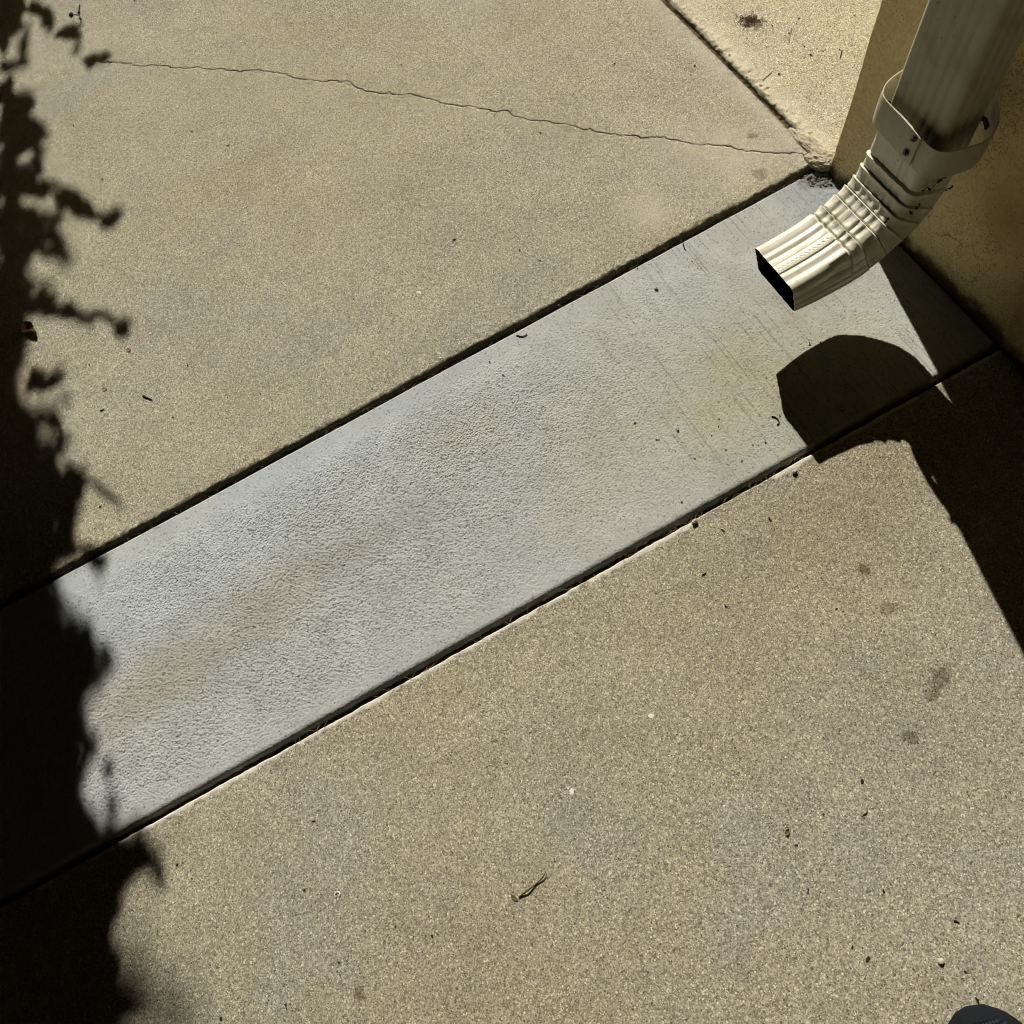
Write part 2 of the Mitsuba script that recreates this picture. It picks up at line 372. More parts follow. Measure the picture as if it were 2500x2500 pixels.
slab("pavement__slab", -4, -0.0205, -4.2, -0.0005, [(0, -0.0205, -1, 0.0065, 0.006), (1, -0.0005, -1, 0.0014, 0.003)], h_left, "mat_sand", extra=crack_pts)
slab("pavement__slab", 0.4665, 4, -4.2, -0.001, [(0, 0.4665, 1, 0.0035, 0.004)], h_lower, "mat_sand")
slab("pavement__slab", -4, -0.001, 0.0045, 3.2, [(1, 0.0045, 1, 0.0060, 0.006)], h_beyond, "mat_sand")
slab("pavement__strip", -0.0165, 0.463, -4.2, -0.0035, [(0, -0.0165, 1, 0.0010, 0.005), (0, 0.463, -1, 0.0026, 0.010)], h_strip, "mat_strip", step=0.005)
tag("pavement", "concrete paving slabs parted by a pale grey strip", kind="structure")
tag("pavement__slab", "large tan sandy slab with a long thin crack")
tag("pavement__slab_001", "tan sandy slab below the grey strip")
tag("pavement__slab_002", "tan slab, coloured paler for bounced wall light, beyond the dark joint beside the wall")
tag("pavement__strip", "pale blue grey broomed concrete strip running out from under the downspout")

g = trimesh.creation.box((60, 60, 0.2)); g.apply_translation((0, 0, -0.165))
put("ground", g, "mat_earth"); tag("ground", "bare earth under the paving", kind="structure")


# dirt lying in the joints, with dry fibres
def bed(x0, x1, y0, y1, z, amp, nx, ny, seed):
    gx, gy = np.meshgrid(np.linspace(x0, x1, nx), np.linspace(y0, y1, ny))
    p = np.c_[gx.ravel(), gy.ravel()]
    zz = z + relief(p[:, 0], p[:, 1], amp, 140, seed)
    i = np.arange(nx * ny).reshape(ny, nx)
    q = np.c_[i[:-1, :-1].ravel(), i[:-1, 1:].ravel(), i[1:, 1:].ravel(), i[1:, :-1].ravel()]
    return trimesh.Trimesh(np.c_[p, zz], np.vstack([q[:, [0, 1, 2]], q[:, [0, 2, 3]]]), process=False)


joints = trimesh.util.concatenate([bed(-0.040, -0.010, -2.3, 0.0, -0.013, 0.016, 18, 900, 21), bed(0.448, 0.478, -2.3, -0.02, -0.024, 0.016, 12, 900, 22), bed(-1.4, -0.03, -0.008, 0.016, -0.007, 0.009, 600, 12, 23), bed(-0.05, 0.7, -0.03, 0.004, -0.03, 0.03, 300, 14, 24)])
put("pavement__joint_dirt", joints, "mat_dirt_gapfill", smooth=True); labels["pavement__joint_dirt"] = {"kind": "stuff", "label": "dark soil and fibres lying in the joints"}


def tube(points, r0, r1=None, sides=6, z0=0.0):
    p = np.asarray(points, float)
    if p.shape[1] == 2: p = np.c_[p, np.full(len(p), z0)]
    s = np.linspace(0, 1, max(len(p) * 4, 8))
    u = np.linspace(0, 1, len(p))
    p = CubicSpline(u, p)(s) if len(p) > 2 else np.array([p[0] + (p[-1] - p[0]) * k for k in s])
    r = r0 + ((r1 if r1 is not None else r0) - r0) * s
    t = np.gradient(p, axis=0); t /= np.linalg.norm(t, axis=1, keepdims=True) + 1e-12
    a = np.cross(t, np.where(np.abs(t[:, 2:]) < 0.9, [0, 0, 1.0], [1.0, 0, 0])); a /= np.linalg.norm(a, axis=1, keepdims=True)
    b = np.cross(t, a)
    th = np.arange(sides) * 2 * np.pi / sides
    v = (p[:, None] + r[:, None, None] * (np.cos(th)[None, :, None] * a[:, None] + np.sin(th)[None, :, None] * b[:, None])).reshape(-1, 3)
    f = []
    for i in range(len(p) - 1):
        for j in range(sides):
            k = (j + 1) % sides
            f += [(i * sides + j, i * sides + k, (i + 1) * sides + k), (i * sides + j, (i + 1) * sides + k, (i + 1) * sides + j)]
    v = np.vstack([v, p[:1], p[-1:]]); n0 = len(v) - 2; last = (len(p) - 1) * sides
    for j in range(sides):
        k = (j + 1) % sides
        f += [(n0, k, j), (n0 + 1, last + j, last + k)]
    return trimesh.Trimesh(v, f, process=False)


fib = []
for k in range(230):
    if k < 170: x, y, z, a = -0.024 + rng.uniform(-0.009, 0.008), rng.uniform(-1.75, -0.05), -0.008, math.pi / 2 + rng.normal(0, 0.5)
    else: x, y, z, a = 0.466 + rng.uniform(-0.006, 0.006), rng.uniform(-1.4, -0.36), -0.014, math.pi / 2 + rng.normal(0, 0.6)
    L = rng.uniform(0.008, 0.03); d = np.array([math.cos(a), math.sin(a)])
    pts = [np.r_[np.array([x, y]) + d * L * s + rng.normal(0, 0.0022, 2), z + rng.uniform(-0.002, 0.0035)] for s in np.linspace(-0.5, 0.5, 4)]
    fib.append(tube(pts, rng.uniform(0.00025, 0.0006), 0.0002, 4))
put("pavement__joint_fibre", trimesh.util.concatenate(fib), "mat_straw", smooth=True); labels["pavement__joint_fibre"] = {"kind": "stuff"}


def lump(size, seed, rough_amp=0.35, sub=2, flat=0.6):
    m = trimesh.creation.icosphere(subdivisions=sub)
    v = m.vertices
    k = 1 + rough_amp * 2 * (fbm(v * 1.7 + seed * 3.1, 3, seed) - 0.5)
    v = v * k[:, None] * np.array([1, 0.85, flat]) * size
    r = np.random.default_rng(seed); a = r.uniform(0, 6.28)
    c, s = math.cos(a), math.sin(a)
    return trimesh.Trimesh(np.c_[v[:, 0] * c - v[:, 1] * s, v[:, 0] * s + v[:, 1] * c, v[:, 2]], m.faces, process=False)


# crumbled mortar at the foot of the corner, and dark grit where the strip is broken away
mort = []
ms = trimesh.creation.icosphere(subdivisions=5)
for (cx, cy, rx, ry, rz, ang, seed) in ((-0.060, 0.006, 0.058, 0.017, 0.011, 0.05, 3), (-0.022, -0.004, 0.030, 0.016, 0.012, 0.5, 4), (-0.014, 0.014, 0.016, 0.024, 0.013, 0.0, 6)):
    v = ms.vertices.copy()
    v *= (1 + 0.55 * (fbm(v * 3.0 + seed, 5, seed) - 0.5))[:, None]
    v *= [rx, ry, rz]
    c, s = math.cos(ang), math.sin(ang)
    v = np.c_[v[:, 0] * c - v[:, 1] * s + cx, v[:, 0] * s + v[:, 1] * c + cy, v[:, 2] - 0.002]
    v[:, 2] += (fbm(v * 260, 3, seed) - 0.5) * 0.004
    mort.append(trimesh.Trimesh(v, ms.faces, process=False))
put("pavement__mortar", trimesh.util.concatenate(mort), "mat_rubble", smooth=True); tag("pavement__mortar", "crumbled pale mortar at the foot of the wall corner")
grit = []
for k in range(420):
    x, y = rng.uniform(-0.016, 0.050), rng.uniform(-0.064, 0.0)
    if x * 1.15 - y * 0.75 > 0.047 + 0.016 * (fbm(np.array([[x * 90, y * 90, 0.0]]), 3, 5)[0] - 0.5) or y < -0.058: continue
    m = lump(rng.uniform(0.0010, 0.0026) * (1.6 if rng.random() < 0.12 else 1), 100 + k, 0.6, 1, 0.7); m.apply_translation((x, y, -0.0135 + rng.uniform(-0.002, 0.004))); grit.append(m)
put("pavement__grit", trimesh.util.concatenate(grit), "mat_grit"); labels["pavement__grit"] = {"kind": "stuff", "label": "dark broken grit at the corner of the strip"}

# ---------------------------------------------------------------- the house wall
def wall_mesh():
    R = 0.007
    us = [(-2.0, 3.2), (0.0, 0.9)]
    arc = [(R - R * math.cos(a), R - R * math.sin(a)) for a in np.linspace(0, math.pi / 2, 7)]
    path = [(0.0, y) for y in (3.2, 2.0, 1.0, 0.5, 0.3, 0.15, 0.08, 0.04, 0.02)] + arc + [(x, 0.0) for x in np.r_[np.arange(0.012, 0.75, 0.008), 0.8, 1.0, 1.5, 2.5, 4.0]]
    path = np.array(path)
    zs = np.r_[-0.06, np.arange(-0.03, 0.09, 0.004), np.arange(0.09, 0.75, 0.012), 0.8, 1.0, 1.4, 2.0, 2.7]
    nn = np.zeros_like(path)
    nn[path[:, 0] < 1e-6] = (-1, 0); nn[path[:, 1] < 1e-6] = (0, -1)
    for i, (x, y) in enumerate(path):
        if x > 1e-6 and y > 1e-6: nn[i] = ((x - R) / R, (y - R) / R)
    px, zz = np.repeat(path, len(zs), axis=0), np.tile(zs, len(path))
    N = np.repeat(nn, len(zs), axis=0)
    q = np.c_[px, zz]
    off = 0.005 * (fbm(q * 6, 3, 31) - 0.5) + 0.0016 * (fbm(q * 60, 3, 32) - 0.5)
    foot = np.clip(1 - np.maximum(zz, 0) / 0.035, 0, 1)
    off = off + foot * 0.010 * (fbm(q * 70, 4, 33) - 0.55)
    near = np.hypot(px[:, 0], px[:, 1])
    off = off - np.clip(1 - near / 0.02, 0, 1) * np.clip(1 - zz / 0.2, 0, 1) * 0.004 * fbm(q * 90, 3, 34)
    v = np.c_[px + N * off[:, None], zz]
    n1, n2 = len(path), len(zs)
    i = np.arange(n1 * n2).reshape(n1, n2)
    f = np.c_[i[:-1, :-1].ravel(), i[1:, :-1].ravel(), i[1:, 1:].ravel(), i[:-1, 1:].ravel()]
    f = np.vstack([f[:, [0, 1, 2]], f[:, [0, 2, 3]]])
    return trimesh.Trimesh(v, f, process=False)


put("house_wall", wall_mesh(), "mat_wall", smooth=True)
tag("house_wall", "tan stucco house wall with rust stains, fine cracks and a mouldy dark foot", "wall")

# ---------------------------------------------------------------- the downspout
XL, XR = 0.1819, 0.2843


def section(n_corner=8, w=0.1024, d=0.073, rad=0.011, broad=90, narrow=60):
    """closed outline of the pipe: x in 0..w, b (0 front .. 1 back), outward normal (nx, nb), face coordinate"""
    pts = []
    fx = np.linspace(rad, w - rad, broad)
    fd = np.linspace(rad, d - rad, narrow)
    for x in fx: pts.append((x, 0, 0, -1, 0, x / w))
    for a in np.linspace(-90, 0, n_corner + 2)[1:-1]:
        c, s = math.cos(math.radians(a)), math.sin(math.radians(a)); pts.append((w - rad + rad * c, rad + rad * s, c, s, -1, 0))
    for y in fd: pts.append((w, y, 1, 0, 1, y / d))
    for a in np.linspace(0, 90, n_corner + 2)[1:-1]:
        c, s = math.cos(math.radians(a)), math.sin(math.radians(a)); pts.append((w - rad + rad * c, d - rad + rad * s, c, s, -1, 0))
    for x in fx[::-1]: pts.append((x, d, 0, 1, 2, x / w))
    for a in np.linspace(90, 180, n_corner + 2)[1:-1]:
        c, s = math.cos(math.radians(a)), math.sin(math.radians(a)); pts.append((rad + rad * c, d - rad + rad * s, c, s, -1, 0))
    for y in fd[::-1]: pts.append((0, y, -1, 0, 3, y / d))
    for a in np.linspace(180, 270, n_corner + 2)[1:-1]:
        c, s = math.cos(math.radians(a)), math.sin(math.radians(a)); pts.append((rad + rad * c, rad + rad * s, c, s, -1, 0))
    return np.array(pts)


SEC = section()
FACE, TT = SEC[:, 4], SEC[:, 5]


def grooves(at, width, depth):
    o = np.zeros(len(SEC))
    return o, at, width, depth


def ribs_for(kind):
    o = np.zeros(len(SEC))
    bump = lambda c, w: np.exp(-((TT - c) / w) ** 2)
    broad = (FACE == 0) | (FACE == 2)
    side = (FACE == 1) | (FACE == 3)
    if kind == "shaft":
        for c in (0.2, 0.34, 0.5, 0.66, 0.8): o -= broad * 0.0024 * bump(c, 0.028)
        for c in (0.28, 0.5, 0.72): o -= side * 0.0024 * bump(c, 0.04)
    else:
        o -= broad * (0.0013 * bump(0.22, 0.035) + 0.0012 * bump(0.355, 0.03) + 0.0005 * bump(0.475, 0.010) + 0.0020 * bump(0.645, 0.012) + 0.0015 * bump(0.80, 0.05))
        o += broad * (0.0007 * bump(0.56, 0.05) + 0.0006 * bump(0.285, 0.03) + 0.0005 * bump(0.72, 0.03))
        for c in (0.36, 0.62, 0.82): o -= side * 0.0014 * bump(c, 0.045)
    return o


def skin(I, O, ribs, thick, x0, off, split=False):
    """sheet-metal tube through the profile points I (front) and O (back), (n, 2) in y-z, pushed out by ribs + off (n, m)"""
    n, m = len(I), len(SEC)
    ax = (I - O); ax /= np.linalg.norm(ax, axis=1, keepdims=True)   # points to the front
    b = SEC[:, 1] / 0.073
    yz = I[:, None] * (1 - b)[None, :, None] + O[:, None] * b[None, :, None]
    push = ribs + off
    x = x0 + SEC[None, :, 0] + SEC[None, :, 2] * push
    yz = yz - ax[:, None] * (SEC[None, :, 3] * push)[..., None]
    v = np.concatenate([x[..., None], yz], axis=2).reshape(-1, 3)
    push2 = push - thick
    x2 = x0 + SEC[None, :, 0] + SEC[None, :, 2] * push2
    yz2 = (I[:, None] * (1 - b)[None, :, None] + O[:, None] * b[None, :, None]) - ax[:, None] * (SEC[None, :, 3] * push2)[..., None]
    v2 = np.concatenate([x2[..., None], yz2], axis=2).reshape(-1, 3)
    i = np.arange(n * m).reshape(n, m)
    j = np.roll(i, -1, axis=1)
    q = np.c_[i[:-1].ravel(), i[1:].ravel(), j[1:].ravel(), j[:-1].ravel()]
    rim = [np.c_[i[-1], i[-1] + n * m, j[-1] + n * m, j[-1]], np.c_[i[0], j[0], j[0] + n * m, i[0] + n * m]]
    tri = lambda q: np.vstack([q[:, [0, 1, 2]], q[:, [0, 2, 3]]])
    if split: return trimesh.Trimesh(np.vstack([v, v2]), tri(np.vstack([q] + rim)), process=True), trimesh.Trimesh(v2, tri(q[:, ::-1]), process=False)
    return trimesh.Trimesh(np.vstack([v, v2]), tri(np.vstack([q, q[:, ::-1] + n * m] + rim)), process=False)


zs = np.r_[np.linspace(2.7, 0.9, 25), np.linspace(0.88, 0.27, 80)]
sh_I, sh_O = np.c_[np.full(len(zs), -0.1324), zs], np.c_[np.full(len(zs), -0.0594), zs]
qq = np.stack([np.broadcast_to(SEC[:, 0][None] * 40, (len(zs), len(SEC))), np.broadcast_to(zs[:, None] * 6, (len(zs), len(SEC))), np.broadcast_to(SEC[:, 1][None] * 40, (len(zs), len(SEC)))], -1)
put("downspout__pipe", skin(sh_I, sh_O, ribs_for("shaft"), 0.0008, XL, 0.0016 * (fbm(qq, 3, 41) - 0.5)), "mat_paint_shaded", smooth=True)

KS = np.array([0, 1, 2, 3, 4, 5, 6, 7, 7.35, 8.0])
KI = np.array([(-.1385, .312), (-.1400, .266), (-.1440, .2452), (-.1515, .2275), (-.1620, .2145), (-.1775, .2048), (-.1995, .1952), (-.2165, .1890), (-.2440, .1835), (-.3173, .1785)])
KO = np.array([(-.0575, .312), (-.0615, .2300), (-.0685, .1945), (-.0830, .1685), (-.1040, .1455), (-.1285, .1255), (-.1565, .1088), (-.1858, .0988), (-.2280, .0985), (-.2985, .1070)])
sv = np.r_[np.linspace(0, 1, 40)[:-1], np.concatenate([k + np.r_[np.linspace(0, 0.08, 8), np.linspace(0.08, 0.74, 22)[1:], np.linspace(0.74, 1, 12)[1:-1]] for k in range(1, 7)]), np.linspace(7, 7.08, 8)[:-1], np.linspace(7.08, 8, 90)]
EI, EO = PchipInterpolator(KS, KI)(sv), PchipInterpolator(KS, KO)(sv)
u, seg = sv - np.floor(sv), np.floor(sv)
front = np.clip(1 - SEC[:, 1] / 0.073, 0, 1)          # 1 at the inside of the bend
amp = 0.0010 + 0.0027 * front ** 1.2
saw = np.zeros((len(sv), len(SEC)))
inb = (sv >= 1) & (sv < 7)
lip = np.where(u < 0.06, u / 0.06, np.exp(-(u - 0.06) / 0.33))
dip = np.exp(-((u - 0.985) / 0.07) ** 2)
act = ((sv >= 1) & (sv < 8)).astype(float)
saw += (lip * act)[:, None] * amp[None]
last = (sv >= 7)
saw[last] = (np.where(u[last] < 0.06, u[last] / 0.06, np.exp(-(u[last] - 0.06) / 0.25)) if True else 0)[:, None] * (amp * 0.75)[None]
saw[-1] = 0
before = ((sv > 0.6) & (sv < 7)).astype(float)
saw -= (dip * before)[:, None] * (0.0006 + 0.0032 * front ** 1.5)[None]
bend = np.clip((sv - 0.7) / 0.6, 0, 1) * np.clip((7.25 - sv) / 0.5, 0, 1)
cx = np.broadcast_to(SEC[None, :, 0], saw.shape); cs = np.broadcast_to(sv[:, None], saw.shape); cd = np.broadcast_to(SEC[None, :, 1], saw.shape)
wr = fbm(np.stack([cx * 110, cs * 1.3, cd * 90], -1), 3, 51) - 0.5
wr2 = fbm(np.stack([cx * 260, cs * 3.0, cd * 60], -1), 2, 52) - 0.5
wave = (FACE == 0) * np.cos(2 * np.pi * (TT * 5.5 + 0.30 * np.sin(TT * 9.0)))
off = saw + bend[:, None] * (0.0011 * wr + 0.0003 * wr2) * (0.25 + 0.75 * front)[None]
off += bend[:, None] * wave[None] * 0.0006 * np.clip(1.2 * np.sin(np.pi * np.clip(u, 0, 1)), 0, 1)[:, None] * (0.5 + fbm(np.stack([cx * 40, np.floor(cs) * 7.7, cd * 0], -1), 2, 58))
off += 0.0022 * (fbm(np.stack([cx * 26, cs * 0.9, cd * 26], -1), 3, 53) - 0.5)
# the stitched lock seam along the middle of the top, and a dent in the right side
seam = np.exp(-((TT - 0.555) / 0.018) ** 2) * (FACE == 0)
straight = np.clip((sv - 7.12) / 0.05, 0, 1) + np.clip((0.85 - sv) / 0.05, 0, 1) * 0.8
lin = np.r_[0, np.cumsum(np.linalg.norm(np.diff(EI, axis=0), axis=1))]
stitch = np.clip(np.sin(2 * np.pi * (lin[:, None] / 0.0078 + (TT - 0.55)[None] * 9)) - 0.1, 0, 1)
off -= straight[:, None] * seam[None] * stitch * 0.0014
side1 = (FACE == 1) | ((SEC[:, 2] > 0.3) & (FACE == -1) & (SEC[:, 3] < 0))
off -= np.exp(-((sv - 7.22) / 0.20) ** 2)[:, None] * (side1 * np.exp(-((SEC[:, 1] - 0.016) / 0.016) ** 2))[None] * 0.0050
off -= np.exp(-((sv - 7.55) / 0.35) ** 2)[:, None] * ((FACE == 1) * np.exp(-((SEC[:, 1] - 0.030) / 0.012) ** 2))[None] * 0.0020
rib = ribs_for("elbow")[None] * (1 - 0.25 * bend)[:, None] * np.clip((sv - 0.15) / 0.3 + 0.4, 0.4, 1)[:, None]
# a small tear at the upper corner of the outlet
elbow, lining = skin(EI, EO, rib, 0.0010, XL - 0.0002, off, split=True)
put("downspout__elbow", elbow, "mat_paint", smooth=50)
put("downspout__elbow__lining", lining, "mat_inside_shade", smooth=True)


def loop_band(pts, z0, z1, thick, closed, n=260, lean=None):
    pts = np.array(pts)
    if closed:
        uu = np.r_[0, np.cumsum(np.linalg.norm(np.diff(np.vstack([pts, pts[:1]]), axis=0), axis=1))]
        c = CubicSpline(uu, np.vstack([pts, pts[:1]]), bc_type="periodic")(np.linspace(0, uu[-1], n, endpoint=False))
    else:
        uu = np.r_[0, np.cumsum(np.linalg.norm(np.diff(pts, axis=0), axis=1))]
        c = CubicSpline(uu, pts)(np.linspace(0, uu[-1], n))
    t = np.roll(c, -1, 0) - np.roll(c, 1, 0) if closed else np.gradient(c, axis=0)
    t /= np.linalg.norm(t, axis=1, keepdims=True)
    nn = np.c_[t[:, 1], -t[:, 0]]
    rows = []
    bulge = np.array([0.0, 0.0006, 0.0008, 0.0006, 0.0])
    for k, zz in enumerate(np.linspace(z0, z1, 5)): rows.append(np.c_[c + nn * bulge[k], np.full(len(c), zz)])
    for k, zz in enumerate(np.linspace(z1, z0, 5)): rows.append(np.c_[c + nn * (bulge[4 - k] - thick), np.full(len(c), zz)])
    v = np.vstack(rows); m = len(c)
    i = np.arange(len(rows) * m).reshape(len(rows), m)
    a, b = i, np.roll(i, -1, 0)
    if closed: q = np.c_[a.ravel(), np.roll(a, -1, 1).ravel(), np.roll(b, -1, 1).ravel(), b.ravel()]
    else: q = np.c_[a[:, :-1].ravel(), a[:, 1:].ravel(), b[:, 1:].ravel(), b[:, :-1].ravel()]
    f = [np.vstack([q[:, [0, 1, 2]], q[:, [0, 2, 3]]])]
    if not closed:
        for col in (0, m - 1):
            r = i[:, col]
            for k in range(1, len(r) - 1): f.append(np.array([[r[0], r[k], r[k + 1]]]))
    return trimesh.Trimesh(v, np.vstack(f), process=False)


STRAP = [(.1920, -.1445), (.2180, -.1452), (.2420, -.1468), (.2650, -.1488), (.2840, -.1502), (.2975, -.1468), (.3060, -.1370), (.3135, -.1150), (.3180, -.0940), (.3135, -.0740), (.3000, -.0540), (.2810, -.0390), (.2580, -.0270), (.2300, -.0235), (.2000, -.0270), (.1760, -.0400), (.1610, -.0600), (.1560, -.0850), (.1580, -.1100), (.1655, -.1300), (.1770, -.1410)]
put("downspout__strap", trimesh.util.concatenate([loop_band(STRAP, .3135, .3600, .0013, True), loop_band([(.2060, -.1466), (.2240, -.1474), (.2420, -.1490), (.2590, -.1510), (.2690, -.1524)], .3143, .3612, .0013, False, 60)]), "mat_paint_shaded", smooth=40)


gap_shade = []  # dark lumps added to blacken the strap gap, where shade falls
for k in range(260):
    a = rng.uniform(0, 6.2832)
    x, y = 0.236 + 0.072 * math.cos(a), -0.0900 + 0.055 * math.sin(a)
    if XL + 0.002 < x < XR - 0.002 and -0.130 < y < -0.061: x, y = (x, -0.1375 + rng.uniform(-0.003, 0.003)) if y < -0.09 else (x, -0.05 + rng.uniform(-0.01, 0.004))
    if x > 0.288 or x < 0.178: continue
    m = lump(rng.uniform(0.002, 0.0038), 700 + k, 0.6, 1, 0.7); m.apply_translation((x, y, 0.336 + rng.uniform(-0.004, 0.004))); gap_shade.append(m)
put("downspout__strap__gap_shade", trimesh.util.concatenate(gap_shade), "mat_dirt_gapfill"); labels["downspout__strap__gap_shade"] = {"kind": "stuff", "label": "dark lumps added between the strap and the pipe to blacken the gap"}


def screw(x, y, z):
    head = trimesh.creation.cylinder(radius=0.0034, height=0.0034, sections=6)
    washer = trimesh.creation.cylinder(radius=0.0052, height=0.0012, sections=28)
    washer.apply_translation((0, 0, -0.0020))
    slot = trimesh.creation.box((0.0052, 0.0009, 0.0010)); slot.apply_translation((0, 0, 0.0017))
    dome = trimesh.creation.icosphere(subdivisions=2, radius=0.0030); dome.apply_scale((1, 1, 0.35)); dome.apply_translation((0, 0, 0.0016))
    m = trimesh.util.concatenate([head, washer, dome, slot])
    m.apply_transform(trimesh.transformations.rotation_matrix(0.6, [0, 0, 1]))
    m.apply_transform(trimesh.transformations.rotation_matrix(math.pi / 2, [1, 0, 0]))
    m.apply_translation((x, y, z))
    return m


for x, z in ((.2588, .3545), (.2560, .3285)): put("downspout__strap__screw", screw(x, -.1545, z), "mat_screw", smooth=40)
tag("downspout", "cream painted metal downspout with a pleated elbow, strapped to the stucco wall", "downspout")
tag("downspout__elbow__lining", "inside of the elbow, its shade painted as a near black colour")
tag("downspout__elbow", "pleated elbow kicking out over the grey strip")

# ---------------------------------------------------------------- the shoe tip
SHOE = np.array([1.2086, -0.647]); SD = np.array([0.8014, -0.4823]); SD /= np.linalg.norm(SD); SN = np.array([SD[1], -SD[0]])


def shoe_outline(grow=0.0):
    # l from the toe, half widths to either side
    l = np.array([0, .004, .012, .025, .045, .07, .10, .14, .18, .22, .25, .27, .283, .288])
    w = np.array([.0, .020, .033, .043, .049, .051, .050, .045, .040, .038, .036, .030, .018, .0])
    ll = np.interp(np.linspace(0, 1, 60) ** 1.6, np.linspace(0, 1, 14) ** 1.6, l)
    ww = np.interp(ll, l, w)
    k = np.r_[np.c_[ll, ww], np.c_[ll, -ww][::-1][1:-1]]
    c = k.mean(0)
    return (k - c) * (1 + grow) + c


def shoe_part(levels):
    rows = []
    for grow, z, lift in levels:
        k = shoe_outline(grow)
        p = SHOE + k[:, :1] * SD + k[:, 1:] * SN
        rows.append(np.c_[p, z + lift * np.clip((k[:, 0] - 0.02) / 0.2, 0, 1)])
    m = len(rows[0]); v = np.vstack(rows); f = []
    for a in range(len(rows) - 1):
        for j in range(m):
            k = (j + 1) % m
            f += [(a * m + j, a * m + k, (a + 1) * m + k), (a * m + j, (a + 1) * m + k, (a + 1) * m + j)]
    v = np.vstack([v, rows[-1].mean(0)]); top = len(v) - 1; o = (len(rows) - 1) * m
    for j in range(m): f.append((o + j, o + (j + 1) % m, top))
    return trimesh.Trimesh(v, f, process=False)


put("shoe__sole", shoe_part([(0.0, -0.006, 0), (0.03, 0.0, 0), (0.035, 0.012, 0), (0.03, 0.022, 0), (0.0, 0.030, 0), (-0.10, 0.033, 0)]), "mat_rubber", smooth=50)
put("shoe__upper", shoe_part([(-0.02, 0.026, 0), (-0.05, 0.036, 0.01), (-0.14, 0.048, 0.03), (-0.30, 0.057, 0.045), (-0.55, 0.063, 0.05), (-0.8, 0.066, 0.05)]), "mat_shoe", smooth=50)
tag("shoe", "black mesh shoe toe with a dark rubber rim at the bottom corner", "shoe")

# ---------------------------------------------------------------- litter on the paving
def ground_z(x, y):
    if x < -0.02: return float(h_left(np.array([x]), np.array([y]))[0]) if y < 0.005 else float(h_beyond(np.array([x]), np.array([y]))[0])
    if x < 0.4648: return float(h_strip(np.array([x]), np.array([y]))[0])
    return float(h_lower(np.array([x]), np.array([y]))[0])


def at(m, x, y, dz=0.0):
    m.apply_translation((x, y, ground_z(x, y) + dz)); return m


def crumb(seed):
    r = np.random.default_rng(seed)
    s = r.uniform(0.0010, 0.0024)
    m = lump(s, seed, 1.0, 2, 0.35)
    m.apply_scale((r.uniform(0.8, 1.7), r.uniform(0.45, 0.9), 1.0))
    m.apply_transform(trimesh.transformations.rotation_matrix(r.uniform(0, 6.28), [0, 0, 1]))
    if r.random() < 0.35:
        a = r.uniform(0, 6.28); d = np.array([math.cos(a), math.sin(a), 0.0]) * r.uniform(0.004, 0.008)
        m = trimesh.util.concatenate([m, tube([d * 0, d * 0.5 + [0.0008, 0, 0.001], d], 0.0007, 0.0004, 5)])
    return m


seed = 1000
for pts, where in (([[0.3154,-0.5733],[0.3209,-0.5337],[0.358,-0.4905],[0.3507,-0.5574],[0.3794,-0.5371],[0.4234,-0.4745],[0.3378,-0.4627],[0.3492,-0.471],[0.4133,-0.4352],[0.4084,-0.443],[0.4155,-0.4231],[0.3928,-0.4852],[0.4352,-0.5979],[0.0192,-0.7465],[0.0569,-0.7393],[0.0352,-0.3229],[0.0523,-0.4102],[0.3212,-0.5331],[-0.0082,-0.4139],[0.2989,-0.2538],[0.3045,-0.2362],[0.3127,-0.3512],[0.2687,-0.5871],[0.386,-0.3748],[0.4328,-0.2837]], "on the pale grey strip"), ([[-0.8739,-0.9433],[-0.7553,-1.0578],[-0.8988,-1.0497],[-0.8933,-1.2792],[-1.3372,-1.1061],[-0.8018,-0.9903],[-1.1035,-1.2933],[-1.4319,-1.0326],[-0.3039,-1.2614],[-0.1599,-1.154],[-0.2071,-1.3257],[-0.2568,-1.4745],[-0.3084,-1.4894],[-0.103,-1.5097],[-0.2694,-0.6782],[-0.1687,-0.5822],[-0.1239,-0.56],[-0.0573,-0.7775],[-0.3784,-0.1437],[-0.376,-0.0544],[-0.8455,-0.659],[-0.8326,-0.6772],[-0.7781,-0.5628],[-0.4635,-0.2953],[-0.4866,-0.1819],[-0.4215,-1.4424],[-0.3092,-0.2212],[-0.4094,-0.4042]], "on the cracked tan slab"), ([[-0.3692,0.175],[-0.3565,0.1851],[-0.3347,0.1459],[-0.3478,0.173],[-0.2681,0.2011],[-0.2524,0.1692],[-0.2579,0.1438],[-0.285,0.1484],[-0.236,0.1972],[-0.3734,0.1319],[-0.2954,0.2753],[-0.2522,0.065]], "on the pale slab beside the wall corner"), ([[0.5487,-0.496],[0.5091,-0.5665],[0.6157,-0.6323],[0.5556,-0.6326],[0.7018,-0.4905],[1.0032,-0.7555],[1.0498,-0.6695],[1.1716,-0.6377],[0.9226,-0.6086],[0.9598,-0.6311],[0.9342,-0.681],[0.9498,-0.7374],[1.0859,-0.7464],[1.1059,-0.7368],[1.2033,-0.6457],[0.5918,-1.353],[0.5474,-1.573],[0.59,-1.678],[0.674,-1.4023],[0.7718,-1.5776],[0.8166,-1.2531],[0.7657,-1.3394],[0.7815,-1.2965],[0.785,-1.3909],[0.7981,-1.4829]], "on the tan slab below the strip")):
    for x, y in pts:
        seed += 1
        k = put("leaf_crumb", at(crumb(seed), x, y, 0.0012), "mat_crumb")
        tag(k, "tiny dark leaf crumb lying " + where, "leaf crumb", "dark crumbs " + where)

